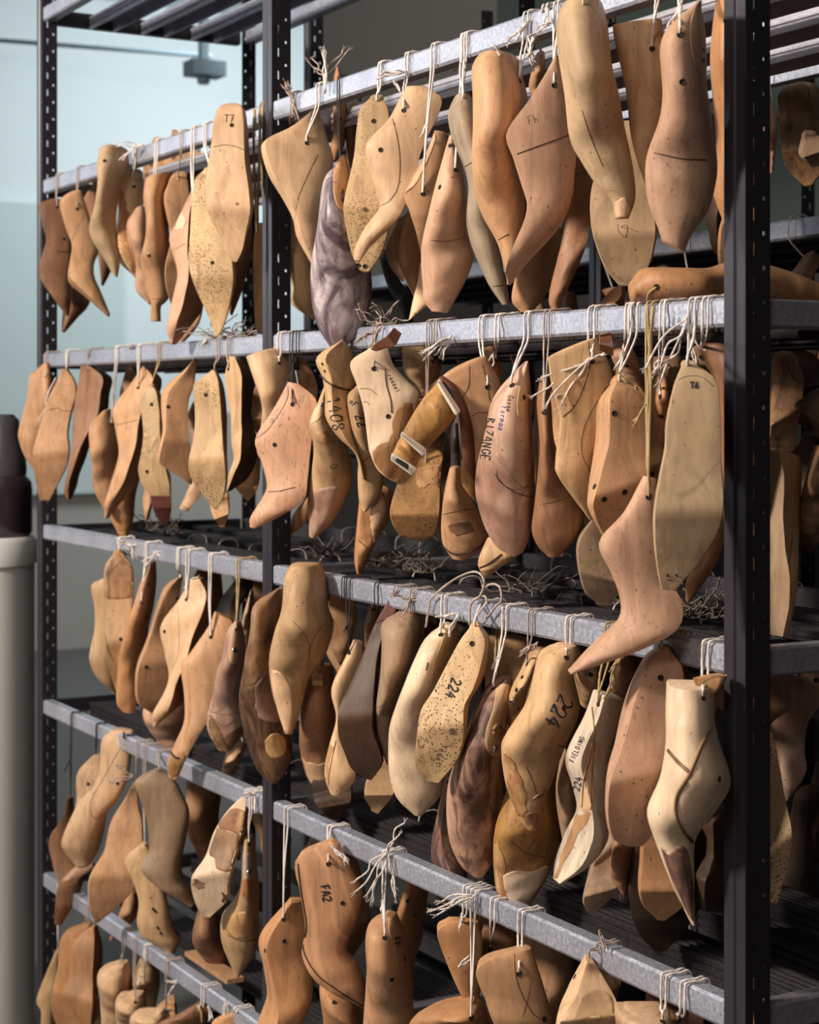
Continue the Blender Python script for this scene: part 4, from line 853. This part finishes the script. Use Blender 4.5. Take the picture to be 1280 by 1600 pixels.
last('yellow sole-out last inked 224 and riddled with nail holes, third row', 'yl', -16, -.05, '690,240 632,310 552,450 462,620 392,740 368,900 356,1040 372,1130 425,1195', '770,238 822,310 812,450 780,570 705,690 680,800 672,900 625,1050 505,1205', c0=.3, c1=.15, sole='ylsp', h='711,343', pins='585,886,20', s='strw', sx=20, txt=[('ink', '224', 645, 575, 62, 112, .0013), ('ink', 'K', 500, 610, 70, 110, .0011), ('pencil', '4/12', 500, 880, 60, 130, .0004), ('pencil', 'xeee', 560, 980, 40, 112, .0004)])
last('dark narrow last tucked left of the purple-stained one, third row', 'stp', -60, .05, '540,1200 495,1400 457,1600 468,1800 490,1930', '600,1230 605,1400 640,1600 680,1800 600,1950', s=None)
last('purple-brown stained broad last with steel-pinned pale cone, third row', 'stp', 174, -.02, '895,555 805,625 740,740 682,900 612,1080 560,1250 550,1420 572,1600 640,1740 715,1795', '960,560 978,660 945,800 925,950 905,1060 915,1200 928,1320 880,1500 858,1680 785,1798', c0=.3, c1=.15, s='strw', sx=60, h='845,625', pins='855,1000,26', pat=[('lt', '860,600 900,562 950,570 968,640 920,790 915,900 895,1020 850,1048 810,1020 790,950 805,860 845,740', 'cone_top')], lines=[('brst', '845,880 868,850 895,870 895,905 865,920 842,895', .0028)])
last('narrow four-holed cone end in frayed string right of the stained last', 'yl', 176, .02, '1085,370 1022,500 922,690 922,800 945,880 1000,1000', '1180,375 1125,480 1085,580 1045,720 1000,860 1040,1000', c0=.2, h='1055,473,14 1025,553,14 988,630,14 1000,750,10', pins='967,705,20', s='strg', tas='strg 1110,350 1020,400 6')
T(760, 980, 3.2)
last('lower cork-covered last with white bare toe, third row right bay', 'cork', 172, .03, '110,800 62,940 36,1080 40,1250 62,1350 130,1408', '370,700 355,850 372,1000 362,1100 312,1250 212,1402', c1=.1, s=None, pat=[('wh', '82,1240 150,1215 230,1222 308,1192 300,1260 210,1390 130,1400 92,1350', 'bare_toe'), ('ork', '38,1080 60,1080 90,1200 78,1260 92,1350 125,1400 70,1350 42,1240')], lines=[('crack', '120,1065 200,1130 290,1150', .0005)])
last('greyish last sliver between the 224 last and the FIELDING one', 'gyb', 180, .04, '385,620 352,850 382,1080', '405,620 442,850 432,1080', s=None)
last('holed golden heel end behind the tip of the swept pink last, third row', 'yl', 180, .06, '505,170 440,210 470,380', '560,180 562,300 530,400', h='522,237', s=None)
last('large stained last inked 224 with dark knot at its toe, third row right bay', 'yl', 174, -.03, '350,92 272,135 235,270 200,400 95,560 77,640 100,800 158,950 205,1012', '465,92 480,150 445,270 478,400 455,500 405,600 340,760 285,890 250,1012', c0=.25, c1=.1, h='401,152 388,405', s='strw', pins='333,413,10', txt=[('ink', '224', 440, 375, 80, 122, .0014)], pat=[('ork', '80,630 125,655 175,760 200,860 200,940 172,950 150,930 105,800'), ('brst', '180,945 225,925 268,945 255,1000 225,1015 200,1000', 'dark_knot')], lines=[('crack', '200,700 240,790 260,850 300,820', .0006), ('brst', '235,860 270,830 300,825', .0018), ('crack', '360,590 400,600 430,580', .0007)])
last('weathered grey-white last lettered 224 FIELDING with bark-split front', 'gyw', -60, -.02, '535,316 492,440 397,640 430,790 455,915 402,1040 352,1180 336,1262', '690,372 680,450 640,590 612,760 608,930 602,1060 512,1180 382,1274', c0=.2, c1=.15, h='561,384', s='stry', sx=40, txt=[('ink', 'FIELDING', 415, 668, 24, -66, .0007), ('ink', '224', 432, 812, 34, -76, .0010)], pat=[('ork', '452,935 515,925 510,960 450,1060 360,1240 342,1235 400,1080'), ('lt', '520,580 560,575 540,700 530,900 470,920 480,800 500,680')], lines=[('brst', '530,400 540,520 520,640 490,760 480,900', .0012), ('brst', '545,570 530,700 525,880', .0009)], tas='stry 660,170 600,330 5')
last('blue-numbered slim last between the long pink sole and the front last', 'pk', 170, .01, '895,435 800,640 822,750 862,820', '925,440 945,600 935,750 922,850', h='885,515,16', s=None, txt=[('blue', '33', 822, 560, 44, 20, .0010)])
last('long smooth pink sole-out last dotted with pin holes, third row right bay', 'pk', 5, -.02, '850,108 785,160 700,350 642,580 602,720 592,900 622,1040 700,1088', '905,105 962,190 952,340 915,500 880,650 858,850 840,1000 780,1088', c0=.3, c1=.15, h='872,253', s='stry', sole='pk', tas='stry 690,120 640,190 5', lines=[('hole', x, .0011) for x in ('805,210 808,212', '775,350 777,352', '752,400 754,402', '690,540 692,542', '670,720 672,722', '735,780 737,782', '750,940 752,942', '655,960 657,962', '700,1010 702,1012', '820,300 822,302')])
for lb, mt_, ph, yy, a_, b_ in (
    ('round worn-toed last hanging in shade behind the pink sole, third row', 'or', 0, .05, '765,1000 752,1250 775,1370 850,1455', '1000,1000 1000,1250 985,1370 895,1460'),
    ('very dark broad last behind the round worn-toed one, third row', 'dk', 0, .10, '720,1100 702,1300 745,1500 830,1605', '1100,1100 1080,1300 1000,1480 900,1608'),
    ('narrow brown edge-on last left of the round worn-toed one, third row', 'br', 150, .04, '625,1060 622,1250 678,1350', '760,1080 720,1250 692,1355'),
    ('dull brown sole low between FIELDING and the pink sole, third row', 'gyb', 0, .05, '530,1150 480,1340 500,1410', '640,1050 640,1300 550,1418'),
    ('dark last in shade just behind the near post, third row', 'dk', 30, .10, '1060,1000 1045,1200 1070,1390', '1200,900 1210,1200 1190,1420')):
    last(lb, mt_, ph, yy, a_, b_, s=None, c1=.3)
last('front whitish last with sawn curved seams, dark toe patch and leather wedge', 'wh', 172, -.05, '910,288 908,450 908,615 880,780 815,940 850,1080 935,1300 1025,1485', '1160,290 1160,450 1192,600 1253,780 1185,900 1060,1050 1045,1240 1042,1482', c0=.05, c1=.1, h='1085,355,14 1165,760', s='strw', pat=[('stp', '868,1092 912,1135 960,1092 1005,1110 1025,1200 1045,1380 1040,1470 1010,1440 960,1330 900,1190', 'toe_patch')], lines=[('brst', '910,615 960,675 1020,728', .0022), ('brst', '1158,440 1080,580 1020,728 955,840 950,940 985,1020 1032,1075', .0022), ('wh', '870,1095 940,1290 1022,1485', .0012)], extra=[('leather_wedge', 'ork', '1040,255 1110,240 1170,236 1197,240', '1052,292 1110,345 1160,315 1197,262', -90, -.005, 0, 0, .3)])
# ================================================================ fourth row, left bay
G('wooden shoe lasts hanging from the fourth rail, left bay', 3); T(60, 1110, 4)
last('brown dusty-toed last nearest the left post, fourth row', 'br', -80, .0, '190,537 150,680 66,800 90,960 112,1070 92,1180 95,1310', '215,540 222,640 245,800 255,950 290,1030 240,1180 155,1325', c0=.05, s='strb', h='')
last('pale round-heeled last behind the seam-drawn pale one, fourth row', 'lt', 10, .02, '330,292 246,390 245,560 200,720', '392,272 402,400 380,560 340,800', c0=.2, h='312,460', s='strb')
last('pale side-on last with drawn seam loop on black cord, fourth row left bay', 'lt', -110, -.025, '455,122 398,190 385,380 340,480 258,570 166,780 176,860 240,960', '602,128 590,250 562,420 502,550 432,640 402,780 372,880 332,945', c0=.2, h='532,170 495,457', s='strb', lines=[('crack', '530,200 420,400 330,560 325,640 360,675 400,650', .0006)], tas=['strg 590,410 500,320 2', 'strg 590,415 460,440 2'])
last('pointed pink toe sticking out sideways below the pale seam-drawn last', 'pk', 100, -.01, '330,942 250,962 152,1050', '346,985 255,1035 158,1068', s=None)
last('tan small-toed last low behind the smooth pointed sole, fourth row', 'tan', 180, .05, '560,1120 482,1320 443,1425', '622,1140 615,1290 465,1438', s=None)
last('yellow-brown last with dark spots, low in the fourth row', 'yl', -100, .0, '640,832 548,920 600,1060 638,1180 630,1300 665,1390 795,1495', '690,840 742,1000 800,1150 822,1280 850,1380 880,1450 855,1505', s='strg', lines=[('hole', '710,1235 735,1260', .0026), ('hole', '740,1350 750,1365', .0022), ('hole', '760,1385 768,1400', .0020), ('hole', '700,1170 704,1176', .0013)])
last('smooth tan sole-out last with pointed toe, middle of fourth row left bay', 'tan', 8, -.01, '600,445 542,550 462,680 420,860 342,1000 322,1100 332,1240 358,1320', '630,450 637,580 665,670 665,850 615,1000 600,1110 500,1220 378,1322', c0=.05, c1=.2, s='strg', h='', sole='tan')
last('dusky pink side-on last kicked toward the right, fourth row left bay', 'gyb', -95, -.005, '735,366 617,430 652,560 692,700 700,850 668,920 670,985 780,1090 950,1222', '772,370 850,430 910,540 945,640 922,800 895,950 905,1050 940,1110 978,1200', c0=.2, s='strg', h='')
T(270, 1200, 4.4444)
last('brown last low behind the two-tone patched sole, fourth row left bay', 'br', 180, .05, '180,960 128,1190 200,1320 300,1420', '280,1000 335,1200 380,1300 370,1422', c1=.2, s=None)
last('stained pointed last with numbered metal cone strip beside the middle post', 'yl', 176, .0, '490,480 480,620 470,800 420,930 335,1040 330,1200 392,1360 440,1452', '555,480 575,700 590,900 592,1040 590,1180 578,1280 520,1370 460,1455', c0=.3, c1=.1, s='strw', pins='530,722,20', pat=[('strg', '492,600 550,600 555,760 495,765', 'metal_strip'), ('ork', '482,780 550,775 555,880 520,915 480,880'), ('ork', '350,1080 400,1020 520,1010 585,1080 580,1170 480,1190 380,1160')], h='530,525,14', lines=[('crack', '365,1110 420,1180 500,1200 585,1190', .0008)])
last('patched sole-out last in cream, ochre and brown, fourth row left bay', 'wh', -10, -.02, '490,185 385,280 302,410 242,580 150,720 137,820 170,950 225,1028', '522,190 527,290 522,400 482,520 442,640 402,780 388,900 262,1030', c0=.1, c1=.2, s='strw', h='436,325 425,373', sole='wh', pat=[('ork', '395,290 440,278 505,300 520,340 515,400 492,462 400,440 312,400', 'heel_patch'), ('brst', '308,408 400,445 490,470 450,600 415,690 380,722 305,700 290,630 252,585', 'waist_patch'), ('stp', '145,765 218,790 215,830 175,845 145,810'), ('stp', '335,862 385,880 375,920 345,925')])
# ================================================================ fifth row, left bay
G('wooden shoe lasts hanging from the fifth rail, left bay', 4); T(40, 1400, 3.368)
last('yellow side-on last cut by the frame, leftmost of the bottom row', 'yl', -90, .0, '160,285 68,520 92,600 80,760', '182,300 172,450 150,600 150,760', s='strw')
last('orange round-heeled last, left of a matching pair, bottom row left bay', 'or', 5, .0, '300,150 202,195 182,350 142,560 180,720', '345,140 340,300 300,500 250,720', c0=.2, s='strg')
last('orange round-heeled last, right of a matching pair, bottom row left bay', 'or', -12, .0, '352,150 262,230 242,400 202,560 240,740', '372,150 400,300 385,500 345,740', c0=.1, s='strg')
last('pinkish rounded heel between the orange pair and the flat-topped pale last', 'pk', 0, .02, '375,540 316,590 330,740', '400,540 402,600 392,740', s=None)
last('pale flat-topped last with an oval cut, bottom row left bay', 'lt', 180, .0, '495,345 376,412 386,540 400,740', '535,350 547,470 525,600 505,740', c0=.1, s='strg', pat=[('lt', '392,410 450,372 525,352 510,385 450,415 410,425', 'cone_top')])
last('brownish holed last behind the pale flat-topped one, bottom row left bay', 'yl', 180, .06, '600,330 546,480 565,600', '680,350 700,480 680,600', h='628,492', s='strw')
last('pale holed heel hanging right of the flat-topped last, bottom row left bay', 'lt', 180, .0, '550,513 467,560 482,740', '618,515 628,600 615,740', h='577,560', s='strg', c0=.2)
last('tan rounded end behind pale heels, bottom row left bay', 'tan', 0, .05, '740,542 682,590 700,680', '790,550 802,600 792,680', s=None)
last('wide pale heel cut by the frame bottom, bottom row left bay', 'lt', 180, .0, '690,600 548,645 562,760', '728,602 742,680 722,760', s='strg', h='740,610')
last('brown last wrapped with an orange cord band, bottom row left bay', 'br', 120, .0, '900,560 810,612 690,680 700,780', '950,560 962,620 900,710 840,780', s='strw', lines=[('ork', '905,575 925,610 930,670', .003)], tas='strw 965,590 975,640 3')
last('orange last edge under the rail near the middle post, bottom row', 'or', 100, .0, '1085,600 982,662 990,780', '1120,610 1125,690 1105,780', s='strw')
# ================================================================ fourth row, right bay
G('wooden shoe lasts hanging from the fourth rail, right bay', 3); T(380, 1220, 2.6667)
last('orange last end low behind the wavy-grained one, fourth row right bay', 'or', 180, .04, '345,835 315,880 330,1000 340,1120', '490,930 505,1000 505,1060 500,1120', h='380,923', s=None)
last('orange-tan side-on last leftmost in the fourth row right bay', 'or', -70, .0, '195,490 68,650 82,780 96,900 70,990 5,1150', '250,500 300,620 295,750 292,880 260,980 130,1150', c0=.1, h='168,578 92,708 172,668', s='strw', sx=10)
last('wavy-grained last inked FA2 with dark rim line and frayed knot', 'sw', -95, -.02, '365,246 224,315 240,450 262,600 250,700 305,800 395,870 500,938', '405,262 455,370 500,452 482,560 432,690 480,770 510,850 512,940', c0=.15, h='355,347 415,510', tas='strw 375,280 440,330 5', txt=[('ink', 'FA2', 355, 430, 34, 80, .0013)], lines=[('dk', '224,318 240,455 263,605 250,702 306,804 396,874 500,940', .0013)])
last('slim tan last with holed cone plate under a big bow knot, fourth row', 'tan', 172, .0, '600,553 516,620 514,800 500,1000 492,1150', '640,562 680,680 698,850 714,1000 700,1150', c0=.2, h='590,655 674,743 620,828', s='strw', pat=[('tan', '608,562 640,565 672,660 690,770 670,795 645,780 628,690 605,620', 'cone_top')], txt=[('ink', '#', 625, 640, 52, -5, .0012)], tas=['strw 595,300 530,480 3', 'strw 600,300 450,420 2', 'strw 600,290 685,170 2', 'strw 610,320 640,480 3'])
last('brown last behind long strings at the frame bottom, fourth row', 'or', -90, .02, '850,582 808,622 850,750 920,900 960,1000', '985,590 1000,680 990,850 985,930 990,1010', c0=.2, s='strw', tas=['strw 965,480 780,520 5', 'strw 905,770 960,720 4'])
last('dark brown last back from the front, right of the long strings, fourth row', 'br', -90, .09, '1000,620 985,720 1000,900', '1150,630 1160,720 1140,900', s='strw', h='1030,700')
last('rounded orange last cut by the frame bottom below long strings', 'or', 180, -.01, '940,905 800,962 700,1010 680,1100', '965,905 1010,960 1045,1040 1045,1110', c0=.1, s='strw', h='950,990')
last('tan side-on last with pencilled seam and two holes, bottom of the frame', 'tan', -95, -.01, '1165,690 976,762 1010,900 1050,1010 1080,1100', '1200,695 1242,820 1280,950 1300,1030 1300,1110', c0=.1, h='1150,805 1255,993', lines=[('crack', '1130,695 1140,830 1200,960 1260,1005', .0005), ('crack', '1215,790 1160,1010', .0003)])
T(820, 1280, 2.7826)
last('golden last with round heel face under a small coiled knot, bottom right', 'lt', 6, -.01, '262,602 200,720 145,830 120,970', '300,612 378,735 392,810 388,970', c0=.1, s='strg', sx=30, h='218,685', pat=[('yl', '245,770 290,742 350,745 385,790 388,880 380,950 190,950 215,850', 'heel_seat')], tas='strg 330,500 350,560 3')
last('pale flat-topped last cut by the frame bottom, near the near post', 'lt', 180, -.01, '440,826 402,850 412,990', '600,826 642,858 655,990', c0=.1, s='strw', h='600,880')
last('brown cone in shade behind the flat-topped pale one, bottom right', 'br', 180, .08, '560,740 540,800 540,980', '700,760 720,820 710,980', s='strw', h='665,880')
# ================================================================ rear rows: copies of a few lasts hung at the back
SRC = [r_ for r_ in LASTS if r_[3].startswith(('tall smooth orange', 'tan high-heel', 'smooth brown last', 'shaded tan', 'reddish brown', 'long smooth pink', 'round-heeled tan', 'smooth tan sole', 'grey-brown worn', 'brown round-heeled', 'dark tan heavy', 'tan sole-out', 'slim orange'))]
rr = random.Random(5)
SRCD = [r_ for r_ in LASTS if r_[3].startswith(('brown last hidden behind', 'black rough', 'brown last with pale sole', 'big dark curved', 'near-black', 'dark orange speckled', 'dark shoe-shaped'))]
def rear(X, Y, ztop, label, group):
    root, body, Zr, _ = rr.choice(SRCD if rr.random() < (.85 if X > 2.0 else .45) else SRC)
    r2 = root.copy(); COL.objects.link(r2); r2['label'] = label; r2['group'] = group
    k = rr.uniform(.9, 1.05); zs = min(v.co.z for v in body.data.vertices)
    r2.location = (X, Y, ztop); r2.rotation_euler = (0, 0, rr.uniform(-.7, 1.2)); r2.scale = (k, k, k)
    for ch in root.children:
        if ch.name.startswith(('last_body', 'peg_hole_disc', 'seam')):
            c_ = ch.copy(); COL.objects.link(c_); c_.parent = r2
    m = MB()
    d = .05
    P = [Vector((X, Y, ztop-.012)), Vector((X-.002, Y-.018, ztop+d*.6)), Vector((X, Y-.02, ztop+d)), Vector((X+.004, Y, ztop+d+.035)), Vector((X+.008, Y+.02, ztop+d)), Vector((X+.004, Y+.004, ztop))]
    return r2, P
def rear_row(Y, z, x0, x1, n, label, group):
    for i in range(n):
        X = x0+(x1-x0)*(i+.5)/n+rr.uniform(-.012, .012)
        r2, P = rear(X, Y+rr.uniform(-.02, .02), z-rr.uniform(.04, .075), label, group)
        m = MB(); rope(m, [r2.location, Vector((X, Y-.0235, z-.017)), Vector((X+.002, Y-.021, z+.018)), Vector((X+.006, Y+.012, z+.0205)), Vector((X+.010, Y+.018, z-.017))], .0013)
        o = m.build('hanging_string', rr.choice(['strw', 'strg']), None, r2.location, True)
        o.parent = r2; o.location = (0, 0, 0); o.rotation_euler = (0, 0, -r2.rotation_euler.z); o.scale = [1/r2.scale.x]*3
NM = {0: 'top', 1: 'second', 2: 'third', 3: 'fourth', 4: 'fifth'}
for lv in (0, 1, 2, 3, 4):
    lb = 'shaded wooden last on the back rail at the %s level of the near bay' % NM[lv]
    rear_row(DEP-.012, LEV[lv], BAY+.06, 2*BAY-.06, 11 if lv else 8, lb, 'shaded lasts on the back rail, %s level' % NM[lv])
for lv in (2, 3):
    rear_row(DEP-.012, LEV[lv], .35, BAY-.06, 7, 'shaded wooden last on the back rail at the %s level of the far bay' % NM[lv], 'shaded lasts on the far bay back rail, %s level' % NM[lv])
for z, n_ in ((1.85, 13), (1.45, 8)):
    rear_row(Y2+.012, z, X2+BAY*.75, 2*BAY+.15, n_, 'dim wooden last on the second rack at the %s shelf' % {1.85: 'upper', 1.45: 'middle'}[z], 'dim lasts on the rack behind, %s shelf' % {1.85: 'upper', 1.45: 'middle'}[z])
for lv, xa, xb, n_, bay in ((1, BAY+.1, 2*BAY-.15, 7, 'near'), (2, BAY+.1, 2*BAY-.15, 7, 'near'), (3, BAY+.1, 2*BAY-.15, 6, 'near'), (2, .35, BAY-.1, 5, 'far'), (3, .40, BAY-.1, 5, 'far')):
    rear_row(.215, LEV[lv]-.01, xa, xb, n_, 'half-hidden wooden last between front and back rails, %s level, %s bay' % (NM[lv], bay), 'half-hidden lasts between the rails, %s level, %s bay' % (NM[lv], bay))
# loose string ends lying on the decks
def tangle(x, y, z, mt, n, sz, label):
    m = MB(); rg = random.Random(int(x*1000+y*10))
    for i in range(n):
        p_ = Vector((x+rg.uniform(-sz, sz), y+rg.uniform(-sz, sz)*.6, z+.003)); pts = [p_]
        a = rg.uniform(0, 6.28)
        for k in range(5):
            a += rg.uniform(-1.1, 1.1); p_ = p_+Vector((math.cos(a)*sz*.35, math.sin(a)*sz*.3, rg.uniform(-.004, .014))); p_.z = max(p_.z, z+.002); pts.append(p_)
        rope(m, pts, rg.uniform(.0007, .0013))
    o = m.build('string_tangle', 'str_shade' if z < 1.4 else 'strg', None, (x, y, z), True); tag(o, label, 'string', 'loose string ends lying on the decks')
for (x, y, s_, lv, mt, n) in ((360, 515, .05, 1, 'strg', 22), (230, 838, .03, 2, 'strw', 14), (270, 845, .03, 2, 'strg', 10), (600, 905, .04, 2, 'strg', 20), (660, 925, .03, 2, 'strg', 22), (840, 915, .05, 2, 'strg', 16), (1070, 965, .05, 2, 'strg', 18), (1100, 975, .03, 2, 'strw', 10), (590, 515, .03, 1, 'strg', 16), (510, 880, .03, 2, 'strg', 14), (980, 935, .04, 2, 'strg', 12)):
    d = ray(x, y); z = LEV[lv]+.019
    if lv == 1: Yt = .03
    else: Yt = .13
    P = onY(x, y, Yt)
    tangle(P.x, P.y, z, mt, n, s_, 'small tangle of frayed string ends on a shelf deck above the rail')

# looped strings standing up above the third rail
def loop_string(label, Y, paths, mt='strg', r=.0016):
    m = MB()
    for q in paths:
        P = [onY(a, b, Y-.0005*i) for i, (a, b, *_) in enumerate(px(q))]
        rope(m, P, r)
    o = m.build('looped_string', mt, None, m.v[0], True); tag(o, label, 'string', 'strings looped over the rails')
T(640, 820, 2.56)
loop_string('grey string looping high above the third rail over the whitewashed last', -.006, ['65,410 78,330 92,290 180,218 262,188 298,222 285,280 246,318 240,400', '285,275 318,240 358,246 368,300 340,332 295,395', '250,300 300,285 312,320'])
loop_string('thick dangling brown cord hanging behind the sole marked 224', .05, ['345,330 350,420 345,520 350,600', '355,325 362,430 352,590'], 'stry', .0022)
T(800, 480, 2.6667)
loop_string('two-strand brown cord hanging down in front of the round-heeled tan last', -.03, ['565,-10 572,150 570,300 566,480 562,700', '590,-5 575,170 580,330 572,520 570,760'], 'stry', .0017)
T(0, 0, 3.0476)
loop_string('pair of long cords hanging beside the middle post in the top row', .0, ['1212,520 1208,700 1215,900 1225,1100', '1235,515 1236,720 1228,950 1226,1105'], 'stry', .0022)

T(40, 1400, 3.368)
a1, b1 = onY(TX+862/TS_, TY+392/TS_, .05), onY(TX+1085/TS_, TY+512/TS_, .05)
m = MB(); m.box(min(a1.x, b1.x), max(a1.x, b1.x), .04, .075, LEV[4]+RH+.001, LEV[4]+RH+.010)
tag(m.build('wooden_lath', 'tan', None, ((a1.x+b1.x)/2, .055, LEV[4]+RH)), 'thin wooden lath lying along the lowest visible shelf in the left bay', 'lath')

# frayed knots tied on the rails
T(0, 0, 1)
def knot(label, mt, x, y, ends, n=3, r=.0012):
    rg = random.Random(int(x*3+y)); P = onY(x, y, -.006); Zq = (P-CAM).dot(FWD); m = MB()
    for (ex, ey) in px(ends):
        e = onZ(ex, ey, Zq)+Vector((0, rg.uniform(-.012, 0), 0)); tassel(m, P, e-P, (e-P).length, n, r, rg)
    o = m.build('string_knot', mt, None, P, True); tag(o, label, 'string', 'frayed string knots tied on the rails')
knot('brown frayed brush-like string tuft on the top rail beside the middle post', 'strg', 457, 152, '452,122 462,180', 5)
knot('tall pair of frayed string ends standing over the top rail right of the middle post', 'strg', 508, 118, '484,76 535,74', 2)
knot('white frayed knot on the top rail above the tall orange-tan last', 'strw', 822, 38, '800,62 842,92 832,30', 3)
knot('white trailing knot just left of the big yellowish last on the top rail', 'strw', 862, 34, '835,50 872,70', 3)
knot('white frayed knot on the second rail above the cork-and-white cut heel', 'strw', 703, 528, '672,548 690,556', 4)
knot('grey frayed string tuft on the second rail beside the leather wedge', 'strg', 592, 515, '565,528 606,508 575,545', 4)
knot('tangled pale loops on the third rail above the round-heeled dark-topped last', 'strw', 205, 852, '185,842 228,850 216,872', 3)
knot('small white frayed bow on the third rail, third string from the left post', 'strw', 242, 864, '232,880 258,872 290,852', 2)
knot('frayed grey string end on the third rail left of the two looping strings', 'strg', 640, 935, '612,925 668,930 640,955', 3)
knot('small frayed string end on the fourth rail beside the middle post', 'strw', 398, 1240, '384,1238 404,1262', 3)
knot('pale knot on the fifth rail above the wide pale heel', 'strw', 275, 1535, '262,1528 270,1550', 3)
knot('white frayed string on the fifth rail near the orange last edge', 'strw', 353, 1565, '352,1590 360,1580', 3)
